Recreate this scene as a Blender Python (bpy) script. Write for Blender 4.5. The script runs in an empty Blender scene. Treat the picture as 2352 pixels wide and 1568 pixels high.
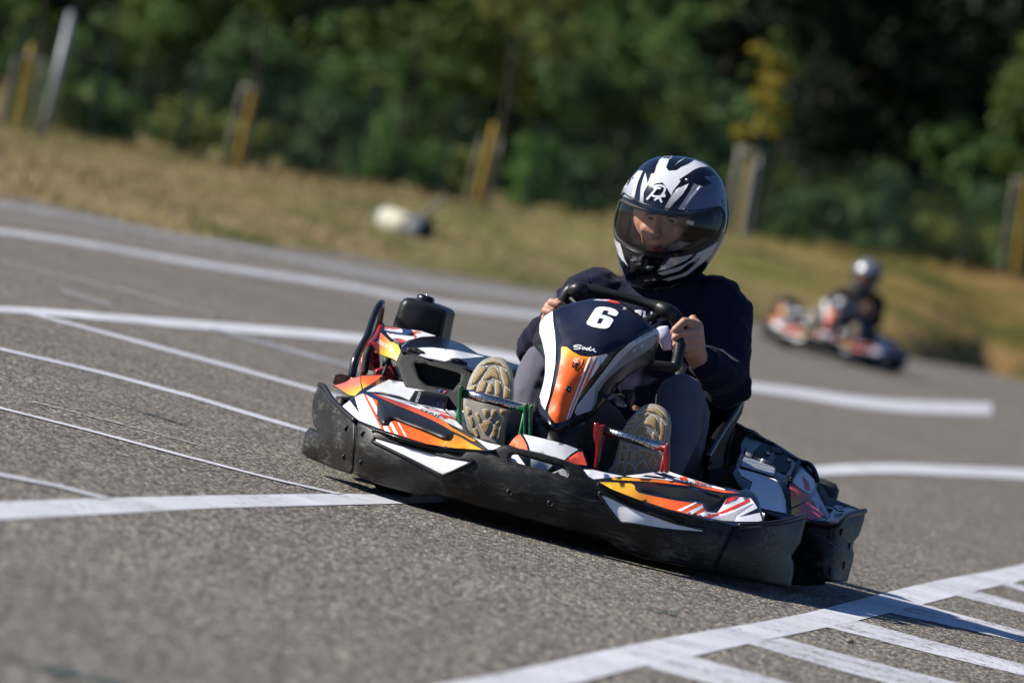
import bpy, bmesh, math, random
import numpy as np
from mathutils import Vector, Matrix, geometry, noise, bvhtree

random.seed(7); RNG = np.random.default_rng(7)
C = bpy.context.scene.collection
S = bpy.context.scene
R = math.radians

# ------------------------------------------------------------------ camera, sky, sun, exposure
FP = 14816.0                      # focal length in pixels of the 2352 x 1568 picture all measurements refer to
CAM = Vector((0, 0, .8586)); ROLL = R(14.0); PITCH = R(1.362)
fwd = Vector((0, math.cos(PITCH), -math.sin(PITCH))); up0 = Vector((0, math.sin(PITCH), math.cos(PITCH))); rt0 = Vector((1, 0, 0))
rt = rt0*math.cos(ROLL) + up0*math.sin(ROLL); up = -rt0*math.sin(ROLL) + up0*math.cos(ROLL)
cd = bpy.data.cameras.new('camera'); cam = bpy.data.objects.new('camera', cd); C.objects.link(cam)
cam.matrix_world = Matrix(((rt.x, up.x, -fwd.x, CAM.x), (rt.y, up.y, -fwd.y, CAM.y), (rt.z, up.z, -fwd.z, CAM.z), (0, 0, 0, 1)))
cd.sensor_width = 36; cd.lens = FP/2352*36; cd.clip_start = .5; cd.clip_end = 2000
cd.dof.use_dof = True; cd.dof.focus_distance = 16.6; cd.dof.aperture_fstop = 4.4; cd.dof.aperture_blades = 0
S.camera = cam
SUN_AZ = R(-89); SUN_EL = R(33)   # azimuth from +Y towards +X
w = bpy.data.worlds.new('World'); S.world = w; w.use_nodes = True
nt = w.node_tree; bg = nt.nodes['Background']; sky = nt.nodes.new('ShaderNodeTexSky')
sky.sky_type = 'NISHITA'; sky.sun_disc = False; sky.sun_elevation = SUN_EL; sky.sun_rotation = SUN_AZ % (2*math.pi)
tint = nt.nodes.new('ShaderNodeMix'); tint.data_type = 'RGBA'; tint.blend_type = 'MULTIPLY'; tint.inputs[0].default_value = 1; tint.inputs[7].default_value = (.72, .86, 1.15, 1)
nt.links.new(sky.outputs[0], tint.inputs[6]); nt.links.new(tint.outputs[2], bg.inputs[0]); bg.inputs[1].default_value = .05; sky.ozone_density = 4; sky.dust_density = .3; sky.air_density = 1.2
sl = bpy.data.lights.new('sun', 'SUN'); so = bpy.data.objects.new('sun', sl); C.objects.link(so)
sl.energy = 5.0; sl.angle = R(.53); sl.color = (1, .945, .86)
sdir = Vector((math.sin(SUN_AZ)*math.cos(SUN_EL), math.cos(SUN_AZ)*math.cos(SUN_EL), math.sin(SUN_EL)))
so.rotation_euler = sdir.to_track_quat('Z', 'Y').to_euler(); so.location = (-20, 10, 20)
S.view_settings.view_transform = 'Standard'; S.view_settings.look = 'None'; S.view_settings.gamma = 1
S.view_settings.exposure = .68; S.view_settings.use_curve_mapping = False

# ------------------------------------------------------------------ measuring helpers
def ray(px, py): return fwd*FP + rt*(px-1176) - up*(py-784)
def ground(px, py, z=0.0):
    d = ray(px, py); t = (z-CAM.z)/d.z; return CAM + d*t
def at(px, py, Y):
    d = ray(px, py); return CAM + d*(Y/d.y)
CROP = {0: (0, 0, 1), 1: (1177.1, 321.6, .25634), 2: (660.4, 660.4, .25634), 3: (1148.4, 643.1, .25634), 4: (1091, 947.5, .25634),
        5: (1493, 947.5, .27461), 6: (660.4, 861.3, .25634), 11: (1223.1, 666.1, .12815), 12: (792.4, 660.4, .12815),
        13: (763.7, 861.3, .12815), 14: (1045.1, 803.9, .14646), 15: (1343.7, 895.8, .13181), 16: (1378.1, 344.5, .13549),
        17: (1470, 689.1, .14648), 18: (1619.3, 964.7, .16113), 21: (0, 0, .34208), 25: (0, 430.7, .34208), 26: (0, 918.7, .41504),
        27: (976.2, 1205.9, .58496), 24: (1665.2, 545.5, .29299)}
def P(c, *pts):
    ox, oy, f = CROP[c]; return [(ox+f*x, oy+f*y) for x, y in pts]
YAW = R(7.0); ORG = Vector((.150, 16.25, 0))
MK = Matrix.Translation(ORG) @ Matrix.Rotation(-YAW, 4, 'Z'); MKI = MK.inverted()
_co = MKI @ CAM; _R = MKI.to_3x3()
_e = [np.array(_R @ v) for v in (fwd*FP, rt, -up)]
_c = np.array(_co)
def KA(p, d):                     # points of the picture on the kart's planes y = d, in the kart's own frame
    p = np.asarray(p, float); D = _e[0] + (p[:, :1]-1176)*_e[1] + (p[:, 1:2]-784)*_e[2]
    t = (np.asarray(d)-_c[1])/D[:, 1]; return _c + D*t[:, None]
def K(px, py, d): return Vector(KA([(px, py)], [d])[0])
def k(c, x, y, d):
    (a, b), = P(c, (x, y)); return K(a, b, d)

# ------------------------------------------------------------------ objects
OFF = {}
def root_of(o):
    while o.parent: o = o.parent
    return o
def tag(o, label=None, cat=None, group=None, kind=None):
    if label: o['label'] = label
    if cat: o['category'] = cat
    if group: o['group'] = group
    if kind: o['kind'] = kind
    return o
def empty(name, M, off=None):
    o = bpy.data.objects.new(name, None); C.objects.link(o); o.matrix_world = M; o.empty_display_size = .2
    OFF[o.name] = off or Vector((0, 0, 0)); return o
def mk(name, vs, fs, mat, parent=None, smooth=True, col=None, sharp=None):
    me = bpy.data.meshes.new(name)
    vs = np.asarray(vs, float).reshape(-1, 3)
    if parent is not None:
        vs = vs - np.array(OFF.get(root_of(parent).name, (0, 0, 0)))
    me.from_pydata(vs.tolist(), [], [list(map(int, f)) for f in fs]); me.update()
    if smooth: me.polygons.foreach_set('use_smooth', [True]*len(me.polygons))
    if col is not None:
        a = me.color_attributes.new('Col', 'FLOAT_COLOR', 'POINT')
        a.data.foreach_set('color', np.c_[col, np.ones(len(col))].astype(np.float32).ravel())
    if mat: me.materials.append(mat)
    o = bpy.data.objects.new(name, me); C.objects.link(o)
    if parent is not None: o.parent = parent
    return o
def copy_tree(o, parent=None):
    c = o.copy(); C.objects.link(c)
    if parent is not None: c.parent = parent
    for ch in list(o.children): copy_tree(ch, c)
    return c

class MB:                         # collects shapes into one mesh
    def __init__(s): s.v = []; s.f = []
    def add(s, v, f):
        n = len(s.v); s.v += [tuple(x) for x in v]; s.f += [[i+n for i in q] for q in f]; return s
    def box(s, c, h, M=None):
        v = [Vector((x*h[0], y*h[1], z*h[2])) for x in (-1, 1) for y in (-1, 1) for z in (-1, 1)]
        v = [(M @ p if M else p) + Vector(c) for p in v]
        return s.add(v, [(0, 1, 3, 2), (4, 6, 7, 5), (0, 4, 5, 1), (2, 3, 7, 6), (0, 2, 6, 4), (1, 5, 7, 3)])
    def tube(s, pts, r, n=12, cap=True, close=False, sub=6, flat=1.0):
        pts = [Vector(p) for p in pts]
        rr = r if isinstance(r, (list, tuple)) else [r]*len(pts)
        if len(pts) > 2 and sub > 1:
            q = []; qr = []; N = len(pts)
            for i in range(N if close else N-1):
                if close: a, b, c_, d = pts[i-1], pts[i], pts[(i+1) % N], pts[(i+2) % N]; r0, r1 = rr[i], rr[(i+1) % N]
                else: a, b, c_, d = pts[max(i-1, 0)], pts[i], pts[i+1], pts[min(i+2, N-1)]; r0, r1 = rr[i], rr[i+1]
                for j in range(sub):
                    t = j/sub
                    q.append(.5*((2*b)+(c_-a)*t+(2*a-5*b+4*c_-d)*t*t+(3*b-a-3*c_+d)*t**3)); qr.append(r0+(r1-r0)*t)
            if not close: q.append(pts[-1]); qr.append(rr[-1])
            pts, rr = q, qr
        V = []; N = len(pts); nx = None
        for i, p in enumerate(pts):
            t = (pts[(i+1) % N]-pts[i-1]) if close else (pts[min(i+1, N-1)]-pts[max(i-1, 0)])
            t.normalize()
            if nx is None: nx = t.orthogonal().normalized()
            nx = (nx - t*nx.dot(t)).normalized(); b = t.cross(nx)
            for j in range(n):
                a = 2*math.pi*j/n; V.append(p + (nx*math.cos(a)+b*math.sin(a)*flat)*rr[i])
        F = []
        for i in range(N if close else N-1):
            for j in range(n):
                a = i*n+j; b_ = i*n+(j+1) % n; i2 = (i+1) % N
                F.append((a, b_, i2*n+(j+1) % n, i2*n+j))
        if cap and not close:
            F.append(tuple(range(n-1, -1, -1))); F.append(tuple((N-1)*n+j for j in range(n)))
        return s.add(V, F)
    def ball(s, c, r, nu=16, nv=10, M=None):
        r = r if isinstance(r, (tuple, list)) else (r, r, r); V = []; F = []
        for i in range(nv+1):
            th = math.pi*i/nv
            for j in range(nu):
                ph = 2*math.pi*j/nu
                p = Vector((r[0]*math.sin(th)*math.cos(ph), r[1]*math.sin(th)*math.sin(ph), r[2]*math.cos(th)))
                V.append((M @ p if M else p)+Vector(c))
        for i in range(nv):
            for j in range(nu):
                F.append((i*nu+j, (i+1)*nu+j, (i+1)*nu+(j+1) % nu, i*nu+(j+1) % nu))
        return s.add(V, F)
    def lathe(s, prof, c, ax, n=24):  # prof: (radius, height along axis)
        ax = Vector(ax).normalized(); x = ax.orthogonal().normalized(); y = ax.cross(x); V = []; F = []
        for r, h in prof:
            for j in range(n):
                a = 2*math.pi*j/n; V.append(Vector(c)+ax*h+(x*math.cos(a)+y*math.sin(a))*r)
        for i in range(len(prof)-1):
            for j in range(n):
                F.append((i*n+j, i*n+(j+1) % n, (i+1)*n+(j+1) % n, (i+1)*n+j))
        F.append(tuple(range(n-1, -1, -1))); m = (len(prof)-1)*n; F.append(tuple(m+j for j in range(n)))
        return s.add(V, F)
    def build(s, name, mat, parent=None, smooth=True): return mk(name, s.v, s.f, mat, parent, smooth)

class Surf:                       # a smooth surface: depth over the picture, thin-plate through control points
    def __init__(s, *ctrl, reg=1e-3):
        q = np.array([P(c, (x, y))[0] for c, x, y, d in ctrl]); d = np.array([t[3] for t in ctrl], float)
        s.m = q.mean(0); s.sc = q.std(); s.q = (q-s.m)/s.sc; n = len(q)
        A = np.zeros((n+3, n+3)); A[:n, :n] = s._u(s.q, s.q)+reg*np.eye(n); A[:n, n] = 1; A[:n, n+1:] = s.q; A[n:, :n] = A[:n, n:].T
        s.w = np.linalg.solve(A, np.r_[d, 0, 0, 0])
    @staticmethod
    def _u(a, b):
        r2 = ((a[:, None]-b[None])**2).sum(-1); return .5*r2*np.log(r2+1e-12)
    def __call__(s, p):
        p = (np.asarray(p, float)-s.m)/s.sc
        return s._u(p, s.q) @ s.w[:-3] + s.w[-3] + p @ s.w[-2:]
class Flat:
    def __init__(s, d): s.d = d
    def __call__(s, p): return np.full(len(p), s.d)

def inpoly(p, poly):
    x, y = p[:, 0], p[:, 1]; r = np.zeros(len(p), bool); n = len(poly)
    for i in range(n):
        x0, y0 = poly[i]; x1, y1 = poly[i-1]
        if y0 == y1: continue
        c = ((y0 > y) != (y1 > y)) & (x < (x1-x0)*(y-y0)/(y1-y0)+x0); r ^= c
    return r
def bdist(p, polys):
    d = np.full(len(p), 1e9)
    for poly in polys:
        a = np.asarray(poly); b = np.roll(a, -1, 0); ab = b-a; L = (ab**2).sum(1)+1e-9
        t = np.clip(((p[:, None]-a[None])*ab[None]).sum(-1)/L, 0, 1)
        d = np.minimum(d, np.sqrt(((p[:, None]-(a[None]+t[..., None]*ab[None]))**2).sum(-1)).min(1))
    return d
def cround(pts, n=4):             # closed Catmull-Rom
    pts = np.asarray(pts, float); o = []; N = len(pts)
    for i in range(N):
        a, b, c, d = pts[i-1], pts[i], pts[(i+1) % N], pts[(i+2) % N]
        for j in range(n):
            t = j/n; o.append(.5*(2*b+(c-a)*t+(2*a-5*b+4*c-d)*t*t+(3*b-a-3*c+d)*t**3))
    return np.array(o)
def dens(poly, h):
    o = []; poly = np.asarray(poly, float)
    for i in range(len(poly)):
        a, b = poly[i], poly[(i+1) % len(poly)]; n = max(1, int(math.ceil(np.hypot(*(b-a))/h)))
        for j in range(n): o.append(a+(b-a)*j/n)
    return np.array(o)
def tri2d(outline, holes, h, rings=()):
    loops = [dens(outline, h)]+[dens(q, h) for q in holes]
    pts = np.concatenate(loops); E = []; n = 0
    for l in loops:
        E += [(n+i, n+(i+1) % len(l)) for i in range(len(l))]; n += len(l)
    lo, hi = pts.min(0), pts.max(0)
    gx, gy = np.meshgrid(np.arange(lo[0]+h*.5, hi[0], h), np.arange(lo[1]+h*.5, hi[1], h*.87)); gx = gx + (np.arange(gx.shape[0]) % 2)[:, None]*h*.5
    g = np.c_[gx.ravel(), gy.ravel()]; extra = []
    def inside(q):
        m = inpoly(q, loops[0])
        for l in loops[1:]: m &= ~inpoly(q, l)
        return m
    if len(g): g = g[inside(g)]
    mx = max(rings) if rings else 0
    if len(g): g = g[bdist(g, loops) > max(h*.45, mx*1.25)]
    for r in rings:
        for l in loops:
            t = np.roll(l, -1, 0)-np.roll(l, 1, 0); t /= np.hypot(t[:, 0], t[:, 1])[:, None]+1e-9; nn = np.c_[-t[:, 1], t[:, 0]]
            for sg in (1, -1):
                q = l+nn*sg*r; q = q[inside(q)]
                if len(q): q = q[bdist(q, loops) > r*.9]; extra.append(q)
    allp = np.concatenate([pts, g]+extra) if len(g) or extra else pts
    V, _, F, _, _, _ = geometry.delaunay_2d_cdt([Vector(p) for p in allp], E, [], 0, 1e-4)
    V = np.array([tuple(v) for v in V]); F = np.array([f for f in F if len(f) == 3])
    cen = V[F].mean(1); F = F[inside(cen)]
    return V, F
def panel(name, outline, surf, mat, parent, holes=(), off=0., thick=.012, rnd=0., bulge=.0, h=9., col=None, sm=0, back=True):
    """a moulded sheet: outline measured in the picture, standing at the depth of surf, with real thickness"""
    if sm: outline = cround(outline, sm)
    V, F = tri2d(outline, holes, h, (rnd*.12, rnd*.4, rnd*.8) if rnd else ())
    d = surf(V)+off; loops = [np.asarray(outline)]+[np.asarray(q) for q in holes]
    if rnd:
        s = np.clip(bdist(V, loops)/rnd, 0, 1); d = d - (bulge or .012)*(np.sqrt(np.clip(1-(1-s)**2, 0, 1))-1)
    P3 = KA(V, d)
    a = P3[F[:, 1]]-P3[F[:, 0]]; b = P3[F[:, 2]]-P3[F[:, 0]]; nrm = np.cross(a, b)
    F = np.where((nrm[:, 1] > 0)[:, None], F[:, ::-1], F)
    n = len(P3); vs = P3; fs = F.tolist()
    if thick:
        ec = {}
        for f in fs:
            for i in range(3):
                e = (f[i], f[(i+1) % 3]); ec[e] = 1
        bd = [e for e in ec if (e[1], e[0]) not in ec]
        bv = sorted({i for e in bd for i in e}); ix = {v: i for i, v in enumerate(bv)}
        bk = P3+np.array([0, thick, 0]); vs = np.concatenate([P3, P3[bv], bk[bv]]); m = len(bv)
        for e in bd: fs.append([n+ix[e[1]], n+ix[e[0]], n+m+ix[e[0]], n+m+ix[e[1]]])
        if back:
            q = len(vs); vs = np.concatenate([vs, bk]); fs += [[q+f[2], q+f[1], q+f[0]] for f in F.tolist()]
    cc = None
    if col is not None:
        px = np.array(V); base = np.array([col(x, y) for x, y in px]) if callable(col) else np.tile(col, (n, 1))
        cc = np.zeros((len(vs), 3)); cc[:n] = base
        if thick:
            cc[n:n+2*m] = np.tile(base[bv], (2, 1))
            if back: cc[n+2*m:] = base
    return mk(name, vs, fs, mat, parent, True, cc)
WHITE = (.80, .80, .83); GREY = (.40, .42, .45); LGREY = (.64, .66, .68); ORANGE = (.84, .098, .020); YELLOW = (.88, .48, .03)
RED = (.62, .055, .03); NAVY = (.007, .009, .022); BLACK = (.010, .010, .012); PINK = (.78, .16, .13)
def grad(p0, p1, *stops):         # printed colour gradient between two points of the picture
    p0, p1 = np.array(p0), np.array(p1); v = p1-p0; L = v @ v; st = np.linspace(0, 1, len(stops)); A = np.array(stops)
    def f(x, y):
        t = min(1, max(0, ((x-p0[0])*v[0]+(y-p0[1])*v[1])/L)); return [np.interp(t, st, A[:, i]) for i in range(3)]
    return f
def decal(outline, surf, parent, col, off=-.004, name='decal', h=12., sm=0, mat=None, holes=()):
    return panel(name, outline, surf, mat or M['print'], parent, holes=holes, off=off, thick=.0015, h=h, col=col, sm=sm, back=False)
def text_mesh(s):
    cu = bpy.data.curves.new('t', 'FONT'); cu.body = s; cu.resolution_u = 3; o = bpy.data.objects.new('t', cu); C.objects.link(o)
    bpy.context.view_layer.update(); dg = bpy.context.evaluated_depsgraph_get(); me = bpy.data.meshes.new_from_object(o.evaluated_get(dg))
    v = np.array([x.co[:2] for x in me.vertices]); f = [list(p.vertices) for p in me.polygons]
    bpy.data.objects.remove(o); bpy.data.curves.remove(cu); bpy.data.meshes.remove(me); return v, f
def lettering(s, p0, p1, upv, surf, parent, col, off=-.007, bold=0):
    """words printed on a surface, running from p0 to p1, letters as tall as upv"""
    v, f = text_mesh(s); v = v-v.min(0); v = v/v.max(0)
    p0, p1, upv = np.array(p0), np.array(p1), np.array(upv)
    q = p0+v[:, :1]*(p1-p0)+v[:, 1:2]*upv
    P3 = KA(q, surf(q)+off); fs = []
    for g in f:
        a = P3[g[1]]-P3[g[0]]; b = P3[g[2]]-P3[g[0]]
        fs.append(g if np.cross(a, b)[1] < 0 else g[::-1])
    return mk('lettering', P3, fs, M['print'], parent, False, np.tile(col, (len(P3), 1)))
def stroke(name, pts, wd, surf, parent, col, off=-.006, sub=4):
    pts = np.asarray(pts, float); q = []
    N = len(pts)
    for i in range(N-1):
        a, b, c, d = pts[max(i-1, 0)], pts[i], pts[i+1], pts[min(i+2, N-1)]
        for j in range(sub):
            t = j/sub; q.append(.5*(2*b+(c-a)*t+(2*a-5*b+4*c-d)*t*t+(3*b-a-3*c+d)*t**3))
    q.append(pts[-1]); q = np.array(q); t = np.gradient(q, axis=0); t /= np.hypot(t[:, 0], t[:, 1])[:, None]+1e-9
    nn = np.c_[-t[:, 1], t[:, 0]]*wd/2; L = np.concatenate([q+nn, q-nn]); n = len(q)
    P3 = KA(L, surf(L)+off)
    return mk(name, P3, [(i, i+1, n+i+1, n+i) for i in range(n-1)], M['print'], parent, False, np.tile(col, (len(P3), 1)))

def blob(name, cones, vox, mat, parent=None, smooth=4, folds=0., fs=9., cut=None):
    """one continuous skin over tapered limbs and balls: (p0,r0,p1,r1) or (p,(rx,ry,rz))"""
    bm = bmesh.new()
    for c in cones:
        t = bmesh.new()
        if len(c) == 2:
            bmesh.ops.create_icosphere(t, subdivisions=3, radius=1, matrix=Matrix.Translation(c[0]) @ Matrix.Diagonal((*c[1], 1)))
        else:
            for p, r in ((c[0], c[1]), (c[2], c[3])):
                bmesh.ops.create_icosphere(t, subdivisions=2, radius=r, matrix=Matrix.Translation(p))
            g = bmesh.ops.convex_hull(t, input=t.verts[:])
            bmesh.ops.delete(t, geom=[e for e in g['geom_interior'] if isinstance(e, bmesh.types.BMVert)], context='VERTS')
        me = bpy.data.meshes.new('t'); t.to_mesh(me); t.free(); bm.from_mesh(me); bpy.data.meshes.remove(me)
    me = bpy.data.meshes.new('t'); bm.to_mesh(me); bm.free()
    o = bpy.data.objects.new('t', me); C.objects.link(o)
    m = o.modifiers.new('r', 'REMESH'); m.mode = 'VOXEL'; m.voxel_size = vox
    m2 = o.modifiers.new('s', 'SMOOTH'); m2.iterations = smooth; m2.factor = .5
    bpy.context.view_layer.update()
    ev = bpy.data.meshes.new_from_object(o.evaluated_get(bpy.context.evaluated_depsgraph_get()))
    v = np.array([x.co[:] for x in ev.vertices]); f = [list(p.vertices) for p in ev.polygons]
    nn = np.array([x.normal[:] for x in ev.vertices])
    bpy.data.objects.remove(o); bpy.data.meshes.remove(me); bpy.data.meshes.remove(ev)
    if folds:
        for i in range(len(v)):
            p = Vector(v[i]); q = Vector((p.x*fs, p.y*fs, p.z*fs*1.6)); wv = noise.noise_vector(q*.6)*.8
            a = noise.noise(q+wv); v[i] += nn[i]*folds*((1-abs(a)*2.2)*.6+.5*noise.noise(q*2.3+wv))
    if parent is None:
        o = mk(name, v, f, mat); return o
    return mk(name, v, f, mat, parent)
# ------------------------------------------------------------------ materials
M = {}
def mat(name, col=(.5, .5, .5), rough=.5, metal=0., coat=0., spec=.5, sheen=0.):
    m = bpy.data.materials.new(name); m.use_nodes = True; b = m.node_tree.nodes['Principled BSDF']
    b.inputs['Base Color'].default_value = (*col, 1); b.inputs['Roughness'].default_value = rough; b.inputs['Metallic'].default_value = metal
    b.inputs['Coat Weight'].default_value = coat; b.inputs['Coat Roughness'].default_value = .06; b.inputs['Specular IOR Level'].default_value = spec
    b.inputs['Sheen Weight'].default_value = sheen
    M[name] = m; return m
def nd(m, t, **kw):
    n = m.node_tree.nodes.new(t)
    for a, v in kw.items(): setattr(n, a, v)
    return n
def lk(m, a, b): m.node_tree.links.new(a, b)
def noise_n(m, scale, detail=4, rough=.6, vec=None, mapping=None):
    n = nd(m, 'ShaderNodeTexNoise'); n.inputs['Scale'].default_value = scale; n.inputs['Detail'].default_value = detail; n.inputs['Roughness'].default_value = rough
    tc = nd(m, 'ShaderNodeTexCoord')
    if mapping:
        mp = nd(m, 'ShaderNodeMapping'); mp.inputs['Scale'].default_value = mapping; lk(m, tc.outputs['Object'], mp.inputs[0]); lk(m, mp.outputs[0], n.inputs['Vector'])
    else: lk(m, tc.outputs['Object'], n.inputs['Vector'])
    return n
def ramp(m, src, *stops):
    r = nd(m, 'ShaderNodeValToRGB'); e = r.color_ramp.elements
    while len(e) < len(stops): e.new(.5)
    for i, (p, c) in enumerate(stops): e[i].position = p; e[i].color = (*c, 1) if len(c) == 3 else c
    lk(m, src, r.inputs[0]); return r
def bsdf(m): return m.node_tree.nodes['Principled BSDF']
def bump(m, src, strength, dist):
    b = nd(m, 'ShaderNodeBump'); b.inputs['Strength'].default_value = strength; b.inputs['Distance'].default_value = dist
    lk(m, src, b.inputs['Height']); lk(m, b.outputs[0], bsdf(m).inputs['Normal']); return b
def mixc(m, f, a, b, mode='MIX'):
    x = nd(m, 'ShaderNodeMix', data_type='RGBA', blend_type=mode)
    for s, v in ((x.inputs[0], f), (x.inputs[6], a), (x.inputs[7], b)):
        if hasattr(v, 'node'): lk(m, v, s)
        else: s.default_value = v if not isinstance(v, tuple) else (*v, 1)
    return x.outputs[2]

m = mat('black_plastic', (.02, .02, .021), .42, spec=.32)          # scuffed bumper plastic
n1 = noise_n(m, 9, 8, .7, mapping=(1, 1, 2.2)); n2 = noise_n(m, 55, 5, .7, mapping=(.35, 1, 2.5))
r1 = ramp(m, n1.outputs[0], (.46, (0, 0, 0)), (.66, (1, 1, 1))); r2 = ramp(m, n2.outputs[0], (.44, (0, 0, 0)), (.62, (1, 1, 1)))
f = mixc(m, 1., r1.outputs[0], r2.outputs[0], 'MULTIPLY'); c = mixc(m, f, (.0105, .0102, .010), (.11, .105, .097))
n3 = noise_n(m, 260, 2, .5); r3 = ramp(m, n3.outputs[0], (.70, (0, 0, 0)), (.78, (1, 1, 1))); c2 = mixc(m, r3.outputs[0], c, (.10, .095, .08))
lk(m, c2, bsdf(m).inputs['Base Color'])
rr = ramp(m, n1.outputs[0], (.3, (.36,)*3), (.75, (.62,)*3)); lk(m, rr.outputs[0], bsdf(m).inputs['Roughness']); bump(m, n2.outputs[0], .25, .003)
m = mat('clean_plastic', (.012, .012, .013), .42, spec=.35); n = noise_n(m, 300, 2); bump(m, n.outputs[0], .12, .001)
mat('gloss_black', (.005, .006, .012), .26, coat=.15, spec=.4)
mat('matte_black', (.012, .012, .013), .6, spec=.22); mat('sole_ridge', (.56, .51, .42), .6); mat('rubber', (.017, .017, .017), .75); mat('deep_black', (.006, .006, .007), .6)
mat('black_tube', (.012, .012, .013), .18, coat=.4)
m = mat('print', (.8, .8, .8), .42, coat=.0, spec=.28); a = nd(m, 'ShaderNodeAttribute', attribute_name='Col')
n = noise_n(m, 22, 6, .7); r = ramp(m, n.outputs[0], (.56, (1, 1, 1)), (.8, (.72, .70, .66))); c = mixc(m, 1., a.outputs['Color'], r.outputs[0], 'MULTIPLY')
lk(m, c, bsdf(m).inputs['Base Color']); rr = ramp(m, n.outputs[0], (.4, (.40,)*3), (.7, (.52,)*3)); lk(m, rr.outputs[0], bsdf(m).inputs['Roughness'])
mat('chrome', (.46, .47, .49), .17, 1.); mat('steel', (.5, .5, .5), .38, 1.)
mat('green_metal', (.010, .115, .040), .45); mat('red_metal', (.26, .006, .008), .32, coat=.3); mat('dark_red', (.28, .01, .015), .35, coat=.3)
m = mat('perforated', (.35, .37, .4), .4, .6); v = nd(m, 'ShaderNodeTexVoronoi'); v.inputs['Scale'].default_value = 130; v.inputs['Randomness'].default_value = 0
tc = nd(m, 'ShaderNodeTexCoord'); lk(m, tc.outputs['Object'], v.inputs['Vector']); r = ramp(m, v.outputs['Distance'], (.25, (.02,)*3), (.34, (.5, .52, .55))); lk(m, r.outputs[0], bsdf(m).inputs['Base Color'])
def cloth(name, col, dark, s=900):
    m = mat(name, col, .9, spec=.12, sheen=.06); n = noise_n(m, s, 3); n2 = noise_n(m, 14, 4)
    c = mixc(m, n2.outputs[0], tuple(x*dark for x in col), tuple(x*1.25 for x in col)); lk(m, c, bsdf(m).inputs['Base Color'])
    bsdf(m).inputs['Sheen Roughness'].default_value = .4; bump(m, n.outputs[0], .3, .0012); return m
cloth('navy_cloth', (.0115, .0112, .029), .75); cloth('grey_cloth', (.098, .095, .125), .8); cloth('black_cloth', (.012, .012, .014), .8); cloth('denim', (.035, .05, .085), .8)
cloth('pad_cloth', (.17, .16, .165), .8, 500)
m = mat('skin', (.48, .25, .165), .48, spec=.4); n = noise_n(m, 60, 5); c = mixc(m, n.outputs[0], (.42, .195, .125), (.54, .30, .205)); lk(m, c, bsdf(m).inputs['Base Color'])
bsdf(m).inputs['Subsurface Weight'].default_value = .12; bsdf(m).inputs['Subsurface Radius'].default_value = (.008, .003, .0015); n = noise_n(m, 420, 3); bump(m, n.outputs[0], .15, .0008)
mat('lip', (.36, .12, .095), .4); mat('hair', (.02, .012, .008), .5)
mat('eye_white_shaded', (.12, .10, .09), .3); mat('eye_shade_oval', (.02, .014, .01), .12, coat=.5)  # shade under the brow is put into both eye colours
m = mat('sole_base', (.46, .41, .33), .6); n = noise_n(m, 40, 5); c = mixc(m, n.outputs[0], (.15, .135, .105), (.36, .33, .27)); lk(m, c, bsdf(m).inputs['Base Color'])
m = mat('sole_tan', (.40, .27, .10), .6); n = noise_n(m, 40, 5); c = mixc(m, n.outputs[0], (.20, .13, .045), (.40, .285, .12)); lk(m, c, bsdf(m).inputs['Base Color'])
mat('shoe_upper', (.03, .04, .05), .6); mat('helmet_paint', (.004, .0048, .0085), .12, coat=.4)
m = mat('helmet_print', (.8,)*3, .16, coat=.6); a = nd(m, 'ShaderNodeAttribute', attribute_name='Col'); lk(m, a.outputs['Color'], bsdf(m).inputs['Base Color'])
mat('silver_paint', (.15, .165, .19), .22, .4, coat=.5); mat('dull_print', (.17, .19, .23), .3, coat=.3)
m = mat('visor', (.5, .5, .5), .03); t = m.node_tree; out = [x for x in t.nodes if x.type == 'OUTPUT_MATERIAL'][0]
tr = nd(m, 'ShaderNodeBsdfTransparent'); tr.inputs[0].default_value = (.97, .96, .97, 1); gl = nd(m, 'ShaderNodeBsdfGlossy'); gl.inputs['Roughness'].default_value = .03
fr = nd(m, 'ShaderNodeFresnel'); fr.inputs[0].default_value = 1.5; mx = nd(m, 'ShaderNodeMixShader'); lk(m, fr.outputs[0], mx.inputs[0]); lk(m, tr.outputs[0], mx.inputs[1]); lk(m, gl.outputs[0], mx.inputs[2]); lk(m, mx.outputs[0], out.inputs[0])

# ground and vegetation
m = mat('asphalt', (.17, .16, .15), .78, spec=.35)
v = nd(m, 'ShaderNodeTexVoronoi'); v.inputs['Scale'].default_value = 112; tc = nd(m, 'ShaderNodeTexCoord'); lk(m, tc.outputs['Object'], v.inputs['Vector'])
sep = nd(m, 'ShaderNodeSeparateColor'); lk(m, v.outputs['Color'], sep.inputs[0])
r = ramp(m, sep.outputs[0], (0., (.022, .020, .019)), (.35, (.066, .060, .052)), (.62, (.140, .126, .103)), (.82, (.255, .218, .156)), (1., (.56, .52, .45)))
n = noise_n(m, .55, 5, .6); r2 = ramp(m, n.outputs[0], (.3, (.86, .86, .88)), (.7, (1.06, 1.05, 1.02)))
n3 = noise_n(m, 14, 4, .6, mapping=(1, .35, 1)); r3 = ramp(m, n3.outputs[0], (.3, (.92,)*3), (.7, (1.07,)*3))
c = mixc(m, 1., r.outputs[0], r2.outputs[0], 'MULTIPLY'); c = mixc(m, 1., c, r3.outputs[0], 'MULTIPLY'); lk(m, c, bsdf(m).inputs['Base Color']); bump(m, v.outputs['Distance'], .85, .005).invert = True
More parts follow.
